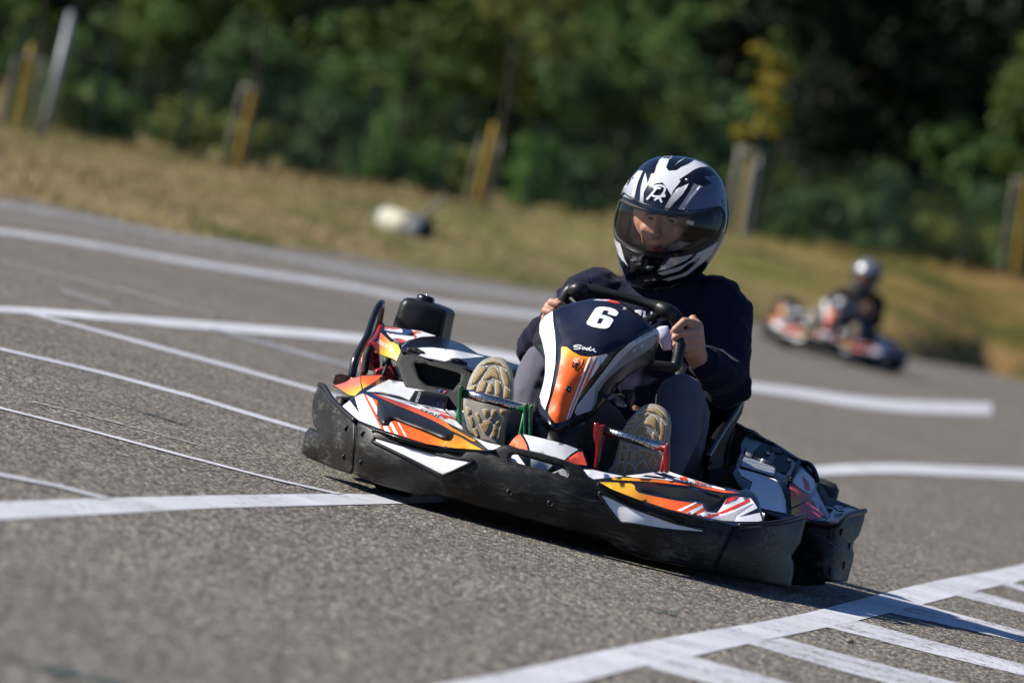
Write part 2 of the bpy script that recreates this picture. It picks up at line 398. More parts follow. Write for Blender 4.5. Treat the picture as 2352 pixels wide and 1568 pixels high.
def paint(name, lo, hi, col=(.62, .62, .65)):
    m = mat(name, col, .55); t = m.node_tree; out = [x for x in t.nodes if x.type == 'OUTPUT_MATERIAL'][0]
    n = noise_n(m, 7, 10, .8); n2 = noise_n(m, 60, 6, .75); c = mixc(m, n2.outputs[0], tuple(x*.8 for x in col), tuple(min(1, x*1.1) for x in col)); n4 = noise_n(m, 1.7, 5, .65); r4 = ramp(m, n4.outputs[0], (.32, (.74,)*3), (.62, (1.06,)*3)); c = mixc(m, 1., c, r4.outputs[0], 'MULTIPLY'); lk(m, c, bsdf(m).inputs['Base Color'])
    s = nd(m, 'ShaderNodeMath', operation='ADD'); lk(m, n.outputs[0], s.inputs[0]); lk(m, n2.outputs[0], s.inputs[1]); r = ramp(m, s.outputs[0], (lo, (0, 0, 0)), (hi, (1, 1, 1)))
    r.inputs[0].default_value = 0; tr = nd(m, 'ShaderNodeBsdfTransparent'); mx = nd(m, 'ShaderNodeMixShader')
    lk(m, r.outputs[0], mx.inputs[0]); lk(m, tr.outputs[0], mx.inputs[1]); lk(m, bsdf(m).outputs[0], mx.inputs[2]); lk(m, mx.outputs[0], out.inputs[0])
    bump(m, n2.outputs[0], .4, .003); return m
paint('line_paint', .79, .90); paint('hatch_paint', .84, .98); paint('half_paint', .82, 1.05, (.55, .55, .58)); paint('worn_paint', .96, 1.25, (.42, .42, .44)); paint('faint_paint', .98, 1.15, (.42, .42, .42)); paint('skid', 1.02, 1.5, (.06, .06, .065)); paint('green_chalk', .98, 1.3, (.06, .10, .085))
m = mat('dry_grass', (.25, .18, .07), .9, spec=.1)
def grasscol(m):
    n = noise_n(m, .42, 6, .62, mapping=(1, .6, 1)); r = ramp(m, n.outputs[0], (.30, (.062, .075, .020)), (.42, (.15, .135, .042)), (.50, (.245, .185, .085)), (.58, (.27, .185, .105)), (.66, (.12, .115, .035)), (.78, (.23, .135, .08)))
    n2 = noise_n(m, 11, 4, .7); r2 = ramp(m, n2.outputs[0], (.3, (.6,)*3), (.7, (1.25,)*3)); c = mixc(m, 1., r.outputs[0], r2.outputs[0], 'MULTIPLY'); tc = nd(m, 'ShaderNodeTexCoord'); sx = nd(m, 'ShaderNodeSeparateXYZ'); lk(m, tc.outputs['Object'], sx.inputs[0])
    mr = nd(m, 'ShaderNodeMapRange'); mr.inputs[1].default_value = -2; mr.inputs[2].default_value = 7; lk(m, sx.outputs[0], mr.inputs[0])
    rx = ramp(m, mr.outputs[0], (0, (.95, .98, .95)), (.45, (.84, .98, .76)), (.75, (.92, .88, .62)), (1, (.95, .82, .62))); return mixc(m, 1., c, rx.outputs[0], 'MULTIPLY')
lk(m, grasscol(m), bsdf(m).inputs['Base Color'])
m = mat('blade', (.2, .15, .07), .8, spec=.1); g = nd(m, 'ShaderNodeNewGeometry'); r = ramp(m, g.outputs['Random Per Island'], (0, (.75,)*3), (1, (1.35,)*3)); lk(m, mixc(m, 1., grasscol(m), r.outputs[0], 'MULTIPLY'), bsdf(m).inputs['Base Color'])
def leafmat(name, a, b):
    m = mat(name, a, .6, spec=.25); g = nd(m, 'ShaderNodeNewGeometry'); c = mixc(m, g.outputs['Random Per Island'], a, b); lk(m, c, bsdf(m).inputs['Base Color'])
    t = m.node_tree; out = [x for x in t.nodes if x.type == 'OUTPUT_MATERIAL'][0]; tl = nd(m, 'ShaderNodeBsdfTranslucent'); lk(m, c, tl.inputs[0])
    mx = nd(m, 'ShaderNodeMixShader'); mx.inputs[0].default_value = .3; lk(m, bsdf(m).outputs[0], mx.inputs[1]); lk(m, tl.outputs[0], mx.inputs[2]); lk(m, mx.outputs[0], out.inputs[0]); return m
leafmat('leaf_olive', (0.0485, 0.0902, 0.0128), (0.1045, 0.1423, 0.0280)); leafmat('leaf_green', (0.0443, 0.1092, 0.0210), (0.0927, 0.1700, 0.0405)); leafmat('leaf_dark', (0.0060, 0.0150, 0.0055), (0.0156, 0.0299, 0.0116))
leafmat('leaf_bluish', (0.0424, 0.0920, 0.0300), (0.0824, 0.1398, 0.0503)); leafmat('leaf_bright', (0.055, 0.143, 0.022), (0.110, 0.220, 0.044)); leafmat('leaf_yellow', (0.362, 0.312, 0.037), (0.250, 0.188, 0.015)); leafmat('leaf_yolive', (0.113, 0.140, 0.028), (0.202, 0.213, 0.051))
mat('bark', (.035, .028, .022), .9); mat('pale_wood', (.44, .41, .36), .85); mat('stake_wood', (.46, .29, .03), .8); mat('grey_wood', (.20, .185, .155), .85); mat('pole_grey', (.25, .265, .29), .5, .2)
mat('fence_green', (.035, .085, .05), .6); mat('bucket_white', (.50, .47, .36), .6); mat('bucket_green', (.015, .065, .045), .5); mat('bucket_dark', (.07, .075, .09), .6)
# ------------------------------------------------------------------ setting: asphalt, markings, bank
def structure(name, v, f, m, smooth=False): return tag(mk(name, v, f, m, None, smooth), kind='structure')
structure('asphalt_ground', [(-600, -60, 0), (600, -60, 0), (600, 900, 0), (-600, 900, 0)], [(0, 1, 2, 3)], M['asphalt'])
_z = [.0016]
def marking(name, upper, lower, m):
    """a painted strip between its two long edges, lying on the asphalt"""
    def res(e, n=40):
        e = np.array(e, float); s = np.r_[0, np.cumsum(np.hypot(*np.diff(e, axis=0).T))]; t = np.linspace(0, s[-1], n); q = np.c_[np.interp(t, s, e[:, 0]), np.interp(t, s, e[:, 1])]
        kx = np.array([1, 2, 3, 2, 1])/9
        if len(e) > 2: q[2:-2] = np.c_[np.convolve(q[:, 0], kx, 'valid'), np.convolve(q[:, 1], kx, 'valid')]
        return q
    z = _z[0]; _z[0] += .00012
    a, b = res(upper), res(lower); v = [ground(x, y, z) for x, y in a]+[ground(x, y, z) for x, y in b]; n = len(a)
    return structure(name, v, [(n+i, n+i+1, i+1, i) for i in range(n-1)], m)
LP, WP, FPT = M['line_paint'], M['worn_paint'], M['faint_paint']
marking('painted_line', P(26, (-150, 570), (0, 560), (600, 540), (1200, 525), (1880, 515), (2050, 520), (2450, 522)), P(26, (-150, 672), (0, 660), (600, 628), (1200, 595), (1880, 578), (2170, 572), (2450, 566)), LP)
marking('painted_line', P(27, (-350, 700), (80, 619), (350, 570), (700, 490), (1000, 430), (1250, 390), (1480, 350), (1680, 297), (1900, 240), (2100, 195), (2250, 180), (2352, 150), (2600, 85)),
        P(27, (-100, 760), (600, 619), (850, 550), (1050, 515), (1280, 460), (1580, 400), (1700, 372), (1880, 330), (2080, 275), (2280, 230), (2352, 215), (2600, 160)), LP)
for u, l in ([[(1030, 508), (1440, 619), (1900, 744)], [(855, 550), (1120, 619), (1600, 744)]], [[(1400, 440), (1700, 520), (2100, 619), (2500, 720)], [(1265, 463), (1600, 560), (1820, 619), (2200, 720)]],
             [[(1690, 370), (2000, 455), (2352, 545), (2650, 620)], [(1575, 398), (1900, 480), (2352, 590), (2650, 665)]], [[(1940, 306), (2352, 415), (2650, 490)], [(1825, 342), (2352, 458), (2650, 530)]],
             [[(2140, 251), (2352, 308), (2650, 385)], [(2075, 272), (2352, 342), (2650, 412)]], [[(2290, 218), (2352, 238), (2650, 320)], [(2262, 230), (2352, 260), (2650, 345)]]):
    marking('hatch_stripe', P(27, *u), P(27, *l), M['hatch_paint'])
marking('painted_line', P(25, (-200, 785), (0, 792), (400, 815), (800, 852), (1200, 880), (1600, 912), (2000, 945), (2350, 972))+[(950, 783), (1076, 793), (1191, 813), (1350, 845), (1560, 870)]+P(24, (230, 1130), (700, 1200), (1200, 1275), (1700, 1288), (2090, 1300)),
        P(25, (-200, 828), (0, 835), (300, 855), (700, 890), (1100, 930), (1500, 965), (1900, 995), (2350, 1030))+[(950, 803), (1076, 817), (1191, 836), (1350, 866), (1560, 890)]+P(24, (230, 1190), (700, 1270), (1200, 1355), (1600, 1375), (2090, 1382)), LP)
marking('painted_line', P(25, (240, 842), (1000, 1040), (1600, 1200), (2130, 1350), (2500, 1460)), P(25, (200, 850), (1000, 1066), (1600, 1226), (2130, 1372), (2500, 1484)), LP)
marking('painted_line', P(25, (1430, 938), (1900, 1060), (2350, 1180), (2800, 1300)), P(25, (1390, 950), (1900, 1092), (2350, 1210), (2800, 1332)), WP)
marking('painted_line', P(25, (-150, 1038), (0, 1070), (700, 1232), (1300, 1392), (1860, 1560), (2300, 1690)), P(25, (-150, 1056), (0, 1090), (700, 1254), (1300, 1415), (1860, 1584), (2300, 1712)), LP)
marking('painted_line', P(26, (-100, 10), (0, 35), (500, 161), (1000, 295), (1500, 426), (1900, 516)), P(26, (-100, 22), (0, 47), (500, 173), (1000, 307), (1500, 436), (1860, 519)), LP)
marking('painted_line', P(26, (-100, 380), (0, 400), (300, 458), (620, 540)), P(26, (-100, 400), (0, 419), (300, 476), (560, 544)), LP)
marking('painted_line', P(26, (180, 2), (640, 118), (1080, 237)), P(26, (180, 9), (640, 125), (1080, 243)), FPT)
marking('painted_line', P(25, (-200, 250), (0, 275), (600, 360), (1200, 470), (1800, 560), (2350, 640))+[(1000, 690), (1250, 718), (1500, 745)], P(25, (-200, 282), (0, 308), (600, 396), (1200, 507), (1800, 600), (2350, 682))+[(1000, 705), (1250, 735), (1500, 762)], M['half_paint'])
marking('painted_line', P(25, (-200, 65), (0, 92), (600, 197), (1200, 312), (1720, 402), (2350, 525))+[(1000, 645), (1270, 680)], P(25, (-200, 108), (0, 135), (600, 230), (1200, 345), (1720, 435), (2350, 590))+[(1000, 662), (1270, 695)], FPT)
marking('painted_line', P(25, (0, 180), (900, 330), (1600, 450)), P(25, (0, 190), (900, 342), (1600, 464)), FPT)
marking('painted_line', P(25, (0, 480), (900, 700), (1450, 850)), P(25, (0, 490), (900, 714), (1450, 866)), FPT)
marking('painted_line', P(25, (420, 680), (740, 770)), P(25, (420, 700), (740, 795)), FPT)
marking('painted_line', [(1700, 1080), (1780, 1077), (1872, 1070), (1960, 1064), (2067, 1063), (2352, 1077), (2600, 1092)], [(1700, 1102), (1780, 1098), (1872, 1093), (1960, 1087), (2067, 1086), (2352, 1099), (2600, 1114)], LP)
for u, l in ([[(0, 600), (400, 640), (850, 695), (1400, 765), (2000, 825)], [(0, 640), (400, 672), (850, 718), (1400, 785), (2000, 850)]], [[(2120, 755), (2350, 835), (2500, 885)], [(2130, 790), (2350, 885), (2500, 930)]], [[(500, 430), (1000, 530), (1500, 600)], [(500, 460), (1000, 560), (1500, 630)]]):
    marking('skid_mark', P(25, *u), P(25, *l), M['skid'])
for u, l in ([[(640, 15), (840, 72), (1060, 140)], [(640, 22), (840, 80), (1060, 148)]], [[(0, 1395), (300, 1470), (700, 1560)], [(0, 1415), (300, 1500), (640, 1575)]]):
    marking('chalk_mark', P(26, *u), P(26, *l), M['green_chalk'])
marking('chalk_mark', P(27, (860, 318), (990, 345)), P(27, (880, 328), (985, 350)), M['green_chalk'])

# grass bank behind the asphalt
EX = [(-1500, 150), (-700, 300), (0, 461), (137, 482), (274, 515), (445, 547), (588, 567), (804, 588), (1000, 625), (1240, 665), (1480, 700), (1724, 740), (2075, 821), (2251, 850), (2352, 876), (2700, 950), (3300, 1080)]
TX = [(-1500, -20, 70), (-700, 170, 73), (0, 308, 76), (250, 350, 78), (500, 392, 80), (1000, 470, 83), (1270, 502, 85), (1750, 562, 88), (2050, 605, 92), (2300, 642, 95), (2700, 700, 100), (3300, 790, 108)]
E3 = [ground(x, y) for x, y in EX]; T3 = [at(x, y, Y) for x, y, Y in TX]
xs = np.linspace(-1500, 3300, 97)
def curve(pts, par):
    a = np.array([q[0] for q in pts]); b = np.array([tuple(v) for v in par]); return np.c_[np.interp(xs, a, b[:, 0]), np.interp(xs, a, b[:, 1]), np.interp(xs, a, b[:, 2])]
ce, ct = curve(EX, E3), curve(TX, T3); V = []; rows = 26
ct[:, 2] = np.maximum(ct[:, 2], .02)
NX = 8; tt_ = np.linspace(1, 0, NX+1)[:-1, None]; t2_ = np.linspace(0, 1, NX+1)[1:, None]   # the bank runs on to both sides beyond the view
ee = np.r_[ce[0]+(np.array([-45., 16, 0])-ce[0])*tt_, ce, ce[-1]+(np.array([70., 150, 0])-ce[-1])*t2_]; et = np.r_[ct[0]+(np.array([-70., 74, .25])-ct[0])*tt_, ct, ct[-1]+(np.array([80., 190, 1.6])-ct[-1])*t2_]
NC = len(ee)
for i in range(NC):
    e, t = ee[i], et[i]
    for j in range(rows):
        s = j/14
        if j <= 14: p = e+(t-e)*s; p[2] = e[2]+(t[2]-e[2])*(s**.8)-.02*(j == 0)
        else: p = t+np.array([(t[0])*.06*(j-14), 5.0*(j-14), .03*(j-14)])
        if j > 0: p[2] += .06*noise.noise(Vector((p[0]*.8, p[1]*.5, 0)))*(1 if j < 14 else .4)+.05*min(1, j/3)
        V.append(p)
structure('grass_bank', V, [(i*rows+j, (i+1)*rows+j, (i+1)*rows+j+1, i*rows+j+1) for i in range(NC-1) for j in range(rows-1)], M['dry_grass'], True)
bank_v = np.array(V).reshape(NC, rows, 3)
def bank_at(px):                  # top of the bank at a column of the picture
    i = int(np.clip(np.searchsorted(xs, px), 0, len(xs)-1)); return Vector(ct[i])
def bank_z(X, Y):
    d = (bank_v[..., 0]-X)**2+((bank_v[..., 1]-Y)*.7)**2; i = np.unravel_index(d.argmin(), d.shape); return float(bank_v[i][2])
# grass blades
gv = []; gf = []
for n in range(26000):
    i = RNG.uniform(22, 102); j = RNG.uniform(0, 15)**1; a, b = int(i), int(j); p = bank_v[a, b]*(1-(i-a))+bank_v[a+1, b]*(i-a); q = bank_v[a, min(b+1, rows-1)]; p = p+(q-bank_v[a, b])*(j-b)
    h = RNG.uniform(.03, .085)*(2.2 if j > 12.5 else 1); an = RNG.uniform(0, 6.28); wd = RNG.uniform(.006, .014); l = RNG.normal(0, .04, 2)
    m0 = len(gv); dx, dy = math.cos(an)*wd, math.sin(an)*wd
    gv += [(p[0]-dx, p[1]-dy, p[2]-.03), (p[0]+dx, p[1]+dy, p[2]-.03), (p[0]+l[0], p[1]+l[1], p[2]+h)]; gf.append((m0, m0+1, m0+2))
tag(mk('dry_grass', gv, gf, M['blade'], None, False), kind='stuff')

# ------------------------------------------------------------------ vegetation
def leaves(cl, n, size, flat=.75):
    """leaf faces spread through clumps (centre, radius)"""
    cl = np.array(cl, float); wgt = cl[:, 3]**2.2; idx = RNG.choice(len(cl), n, p=wgt/wgt.sum())
    u = RNG.normal(size=(n, 3)); u /= np.linalg.norm(u, axis=1)[:, None]; r = RNG.uniform(.35, 1, n)**.6
    c = cl[idx, :3]+u*(cl[idx, 3]*r)[:, None]*np.array([1, 1, flat])
    nn = u*.8+RNG.normal(size=(n, 3))*.7+np.array([0, 0, .45]); nn /= np.linalg.norm(nn, axis=1)[:, None]
    a = np.cross(nn, RNG.normal(size=(n, 3))); a /= np.linalg.norm(a, axis=1)[:, None]; b = np.cross(nn, a)
    s = size*RNG.uniform(.6, 1.3, n)[:, None]; v = np.stack([c-a*s, c-b*s*.5, c+a*s, c+b*s*.5], 1).reshape(-1, 3)
    return v, np.arange(4*n).reshape(n, 4)
def clumps(n, ext, r, zoff=0, fn=None):
    o = []
    while len(o) < n:
        p = RNG.uniform(-1, 1, 3)
        if (p**2).sum() > 1: continue
        if (p**2).sum() < .12: continue
        o.append((p[0]*ext[0], p[1]*ext[1], zoff+p[2]*ext[2], RNG.uniform(*r)))
    return o
def trunk_mb(h, r, lean=0., limbs=4, spread=.8):
    b = MB(); b.tube([(0, 0, -.1), (lean*.3, 0, h*.4), (lean, .05, h)], [r, r*.8, r*.45], 8, sub=3)
    for i in range(limbs):
        a = RNG.uniform(0, 6.28); z = h*RNG.uniform(.45, .95); b.tube([(lean*z/h, 0, z), (math.cos(a)*spread*.5, math.sin(a)*spread*.5, z+h*.15), (math.cos(a)*spread, math.sin(a)*spread, z+h*.28)], [r*.4, r*.28, r*.12], 6, sub=3)
    return b
def plant(name, cat, label, group, cl, n, size, lm, loc, trunk=None, rz=0, sc=1):
    e = empty(name, Matrix.Translation(loc) @ Matrix.Rotation(rz, 4, 'Z') @ Matrix.Scale(sc, 4)); tag(e, label, cat, group)
    v, f = leaves(cl, n, size); mk('foliage', v, f, M[lm], e, False)
    if trunk: trunk.build('trunk', M['bark'], e)
    return e
# low hedge bushes just behind the fence: picture column, height m, width m, leaf colour, what it looks like
hb = [(-420, .9, 1.0, 'leaf_green', 'low green bush outside the left edge of the fence run'), (-160, .8, 1.0, 'leaf_olive', 'olive bush at the far left behind the two tied stakes'), (60, .7, .9, 'leaf_olive', 'olive bush behind the grey pole and the leftmost stake'),
      (230, .75, .9, 'leaf_green', 'green bush just right of the grey pole behind the fence'), (385, .62, .8, 'leaf_yolive', 'low yellowish olive bush midway between grey pole and second stake'), (520, .6, .7, 'leaf_yolive', 'low olive bush at the foot of the second stake'),
      (690, 1.05, .9, 'leaf_bluish', 'pale bluish green bush right of the second stake'), (850, .7, .8, 'leaf_green', 'dark green bush above the fallen bucket'), (960, .6, .7, 'leaf_green', 'green bush left of the middle yellow stake'), (1050, .72, .55, 'leaf_yolive', 'dull brownish green shrub behind the middle yellow stake'),
      (1180, .95, .5, 'leaf_bright', 'narrow bright green climber right of the middle yellow stake'), (1300, .75, .8, 'leaf_bluish', 'grey green bush left of the helmet'), (1430, .7, .8, 'leaf_dark', 'dark bush directly behind the front driver helmet'), (1590, .8, .9, 'leaf_dark', 'dark bush behind the caged young tree'),
      (1840, .75, .9, 'leaf_bluish', 'dusty green bush right of the caged young tree'), (1960, .8, .8, 'leaf_bluish', 'dusty green bush above the far driver helmet'), (2080, .72, .9, 'leaf_yolive', 'yellowish bush behind and right of the far driver'), (2210, .7, .8, 'leaf_yolive', 'low yellowish bush left of the rightmost stake'),
      (2330, 1.0, .9, 'leaf_green', 'deep green bush behind the rightmost stake'), (2520, 1.0, 1.0, 'leaf_green', 'green bush beyond the right end of view'), (2760, .9, 1.0, 'leaf_olive', 'olive bush farthest right behind the fence')]
for px, h, wd, lm, lab in hb:
    b = bank_at(px); Y = b.y+5+RNG.uniform(0, 1.5); X = b.x*Y/b.y; cl = clumps(26, (wd*.62, .6, h*.55), (.12, .27), h*.5)
    plant('bush', 'bush', lab, 'bushes behind the wire fence', cl, 2300, .05, lm, (X, Y, bank_z(X, Y)), trunk_mb(h*.6, .03, 0, 3, .3))
# second, taller row of shrubs and the trees over them: (column, base depth, clump centre height, half width, half height, leaves, colour, label)
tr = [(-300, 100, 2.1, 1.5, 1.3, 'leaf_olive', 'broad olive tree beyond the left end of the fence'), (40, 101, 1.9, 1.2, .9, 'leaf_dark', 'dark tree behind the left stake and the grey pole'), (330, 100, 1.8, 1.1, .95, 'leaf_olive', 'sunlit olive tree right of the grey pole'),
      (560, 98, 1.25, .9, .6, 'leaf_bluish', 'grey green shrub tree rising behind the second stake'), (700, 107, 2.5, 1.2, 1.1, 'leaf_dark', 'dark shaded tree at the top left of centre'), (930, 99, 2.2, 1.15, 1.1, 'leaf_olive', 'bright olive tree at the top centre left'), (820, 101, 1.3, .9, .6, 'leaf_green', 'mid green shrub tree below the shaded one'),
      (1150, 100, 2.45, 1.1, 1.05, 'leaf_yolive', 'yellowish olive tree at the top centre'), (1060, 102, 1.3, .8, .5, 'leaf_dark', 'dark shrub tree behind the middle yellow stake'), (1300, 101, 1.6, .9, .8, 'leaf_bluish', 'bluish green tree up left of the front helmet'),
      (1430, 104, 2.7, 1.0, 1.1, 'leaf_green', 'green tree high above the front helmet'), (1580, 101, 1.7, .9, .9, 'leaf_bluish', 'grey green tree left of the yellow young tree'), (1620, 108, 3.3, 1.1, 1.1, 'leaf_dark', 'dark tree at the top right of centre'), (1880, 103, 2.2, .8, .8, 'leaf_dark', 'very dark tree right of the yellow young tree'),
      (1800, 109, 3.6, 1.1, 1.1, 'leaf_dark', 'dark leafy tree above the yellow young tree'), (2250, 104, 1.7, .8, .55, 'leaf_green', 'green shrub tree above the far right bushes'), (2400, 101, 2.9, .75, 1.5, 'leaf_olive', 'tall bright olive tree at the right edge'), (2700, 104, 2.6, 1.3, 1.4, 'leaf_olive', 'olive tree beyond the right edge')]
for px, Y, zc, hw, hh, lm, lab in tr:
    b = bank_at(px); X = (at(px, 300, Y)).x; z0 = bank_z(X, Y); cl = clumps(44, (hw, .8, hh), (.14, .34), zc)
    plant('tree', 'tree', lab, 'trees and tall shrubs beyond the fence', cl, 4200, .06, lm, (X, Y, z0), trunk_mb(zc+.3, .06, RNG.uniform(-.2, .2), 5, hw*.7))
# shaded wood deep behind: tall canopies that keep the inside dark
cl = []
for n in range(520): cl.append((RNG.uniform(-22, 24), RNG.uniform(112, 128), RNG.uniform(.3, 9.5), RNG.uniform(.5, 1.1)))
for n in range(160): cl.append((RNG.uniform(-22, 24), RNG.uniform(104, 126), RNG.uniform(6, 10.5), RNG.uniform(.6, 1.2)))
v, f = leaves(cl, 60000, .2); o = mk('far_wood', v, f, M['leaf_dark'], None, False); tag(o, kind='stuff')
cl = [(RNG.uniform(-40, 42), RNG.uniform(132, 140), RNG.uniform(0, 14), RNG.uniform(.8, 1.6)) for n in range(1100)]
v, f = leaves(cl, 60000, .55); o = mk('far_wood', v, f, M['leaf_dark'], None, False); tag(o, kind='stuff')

for nm, lo, hi, nl in (('leaf_green', .2, 3.4, 15000), ('leaf_bluish', .2, 2.6, 11000), ('leaf_olive', 1.2, 4.0, 7000)):
    cl = []
    while len(cl) < 150:
        X, Z = RNG.uniform(-11, 11), RNG.uniform(lo, hi)
        if X > 3.2 and Z > 1.9: continue
        if X < -2 and Z > 2.6: continue
        cl.append((X, RNG.uniform(98, 104), Z+.04*X+.3, RNG.uniform(.15, .42)))
    v, f = leaves(cl, nl, .06); tag(mk('undergrowth', v, f, M[nm], None, False), kind='stuff')
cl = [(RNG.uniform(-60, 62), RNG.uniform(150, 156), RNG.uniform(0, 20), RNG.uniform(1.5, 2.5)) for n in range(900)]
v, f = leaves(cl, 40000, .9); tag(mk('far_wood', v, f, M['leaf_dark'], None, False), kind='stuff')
# fence: green posts and wire bays on the bank top
posts = [-420, -220, -20, 180, 380, 590, 793, 994, 1190, 1415, 1690, 1960, 2175, 2400, 2620]
fe = empty('wire_fence', Matrix.Translation(bank_at(1190)+Vector((0, 2.5, 0)))); tag(fe, 'low green wire mesh fence with slim posts in front of the bushes', 'fence'); OFF[fe.name] = fe.location.copy()
pp = []
for px in posts:
    b = bank_at(px); Y = b.y+2.5; X = b.x*Y/b.y; pp.append(Vector((X, Y, bank_z(X, Y))))
for i, p in enumerate(pp):
    MB().box(p+Vector((0, 0, .62)), (.036, .036, .68)).build('post', M['fence_green'], fe, False)
    if i:
        a, b = pp[i-1], p; m0 = MB(); d = (b-a)
        for q in range(12): m0.tube([a+Vector((0, 0, .05+q*.11)), b+Vector((0, 0, .05+q*.11))], .0048, 4, sub=1)
        nq = int(d.length/.1)
        for q in range(1, nq): s = a+d*(q/nq); m0.tube([s+Vector((0, .004, .02)), s+Vector((0, .004, 1.3))], .0042, 4, sub=1)
        m0.build('wire_panel', M['fence_green'], fe, False)

# stakes with tied young trees, pole, bucket, stick
def stake(name, label, foot, top, Y, boards, ring=None):
    f3 = at(*foot, Y); t3 = at(*top, Y); e = empty(name, Matrix.Translation(f3)); tag(e, label, 'tree stake', 'stakes guarding young trees'); OFF[e.name] = f3.copy()
    ax = t3-f3
    for dx, dy, w_, dep, mt, s, nm in boards:
        b = MB(); p0 = f3+Vector((dx, dy, -.1)); p1 = f3+ax*s+Vector((dx*.9, dy, 0)); b.tube([p0, (p0+p1)/2, p1], w_, 8, sub=2, flat=dep); b.build(nm, M[mt], e)
    for dx, s, r in ring or ():
        b = MB(); c = f3+ax*s+Vector((dx, 0, 0)); pts = [c+Vector((math.cos(a)*r, math.sin(a)*r, 0)) for a in np.linspace(0, 6.283, 13)[:-1]]
        b.tube(pts, .022, 8, close=True, sub=2); b.build('tie_band', M['grey_wood'], e)
    return e
stake('tree_stake', 'yellow brown stake with two pale tie rings left of the grey pole', (40, 302), (72, 120), 76, [(0, 0, .04, .6, 'stake_wood', 1.1, 'stake'), (-.2, .12, .018, 1, 'grey_wood', .9, 'thin_stake'), (.16, .15, .018, 1, 'grey_wood', .95, 'thin_stake')], [(.02, .95, .07), (.12, .9, .09)])
stake('tree_stake', 'yellow stake in the gap between grey pole and bucket', (540, 395), (584, 205), 80, [(0, 0, .037, .6, 'stake_wood', 1., 'stake'), (-.17, .1, .018, 1, 'grey_wood', .98, 'thin_stake')], [(-.02, 1., .12)])
stake('tree_stake', 'yellow stake right of the bucket in front of the bright climber', (1092, 480), (1138, 285), 83.5, [(0, 0, .047, .6, 'stake_wood', 1., 'stake'), (-.15, .1, .016, 1, 'grey_wood', .82, 'thin_stake'), (.13, .1, .018, 1, 'grey_wood', .85, 'thin_stake')])
stake('tree_stake', 'pale triple stake cage with a tie ring right of the front helmet', (1688, 565), (1722, 345), 88, [(-.15, 0, .024, .8, 'pale_wood', 1., 'stake'), (.02, .1, .026, .8, 'stake_wood', 1., 'stake'), (.16, 0, .024, .8, 'pale_wood', 1., 'stake'), (.06, -.12, .026, .8, 'pale_wood', 1.0, 'stake')], [(.02, 1., .18), (.02, .96, .18)])
stake('tree_stake', 'yellow and grey stakes cut by the right edge of view', (2330, 650), (2362, 420), 95, [(0, 0, .05, .6, 'stake_wood', 1., 'stake'), (-.2, .1, .04, .6, 'grey_wood', 1., 'stake')], [(-.05, 1., .18)])
def young(px, py, Y, base, cl, n, lm, label, s=.05):
    b = at(*base, Y); c = at(px, py, Y); e = empty('young_tree', Matrix.Translation(b)); tag(e, label, 'young tree', 'young trees tied to stakes')
    q = c-b; mb = MB(); mb.tube([(0, 0, -.05), (q.x*.4+.03, .02, q.z*.5), (q.x, 0, q.z), (q.x+.02, 0, q.z+.5)], [.028, .024, .018, .008], 8, sub=4); mb.build('trunk', M['bark'], e)
    v, f = leaves([(q.x+a, bb, q.z+cc, r) for a, bb, cc, r in cl], n, s); mk('foliage', v, f, M[lm], e, False)
    return e
young(1757, 225, 88.4, (1695, 565), [(RNG.uniform(-.36, .36)*(1-.3*abs(t)), RNG.uniform(-.2, .2), t*.62-.02+RNG.uniform(-.08, .08), RNG.uniform(.07, .17)) for t in np.linspace(-1, 1, 20)], 1300, 'leaf_yellow', 'young tree with yellow autumn leaves inside the triple stake cage', .045)
def crown(sd): return [(RNG.uniform(-.55, .55), RNG.uniform(-.4, .4), RNG.uniform(-.3, .6), RNG.uniform(.14, .3)) for _ in range(16)]
young(600, -20, 80.6, (560, 395), crown(1), 2200, 'leaf_olive', 'slim young tree with olive crown tied to the second stake')
young(110, -90, 76.6, (52, 302), crown(2), 1800, 'leaf_olive', 'slim young tree tied to the left stake')
young(1190, 40, 84, (1110, 480), crown(3), 1500, 'leaf_yolive', 'thin young tree with yellowish crown tied to the middle stake', .05)
young(2420, 190, 95.6, (2345, 650), crown(4), 1800, 'leaf_olive', 'young tree tied to the stakes at the right edge')
pf = ground(95, 328); Yp = pf.y; pt = at(165, 32, Yp); e = empty('marker_pole', Matrix.Translation(pf)); tag(e, 'slim plain grey metal pole standing on the grass at the left', 'pole'); OFF[e.name] = pf.copy()
b = MB(); b.tube([pf+Vector((0, 0, -.1)), pt], [.049, .046], 20, sub=1); b.build('shaft', M['pole_grey'], e)
b = MB(); b.lathe([(.047, 0), (.045, .014), (.03, .024), (.005, .028)], pt, (pt-pf)); b.build('end_cap', M['pole_grey'], e)
b = MB(); b.lathe([(.085, -.04), (.085, .012), (.06, .02), (.05, .04)], pf, (0, 0, 1)); b.build('base_collar', M['pole_grey'], e)
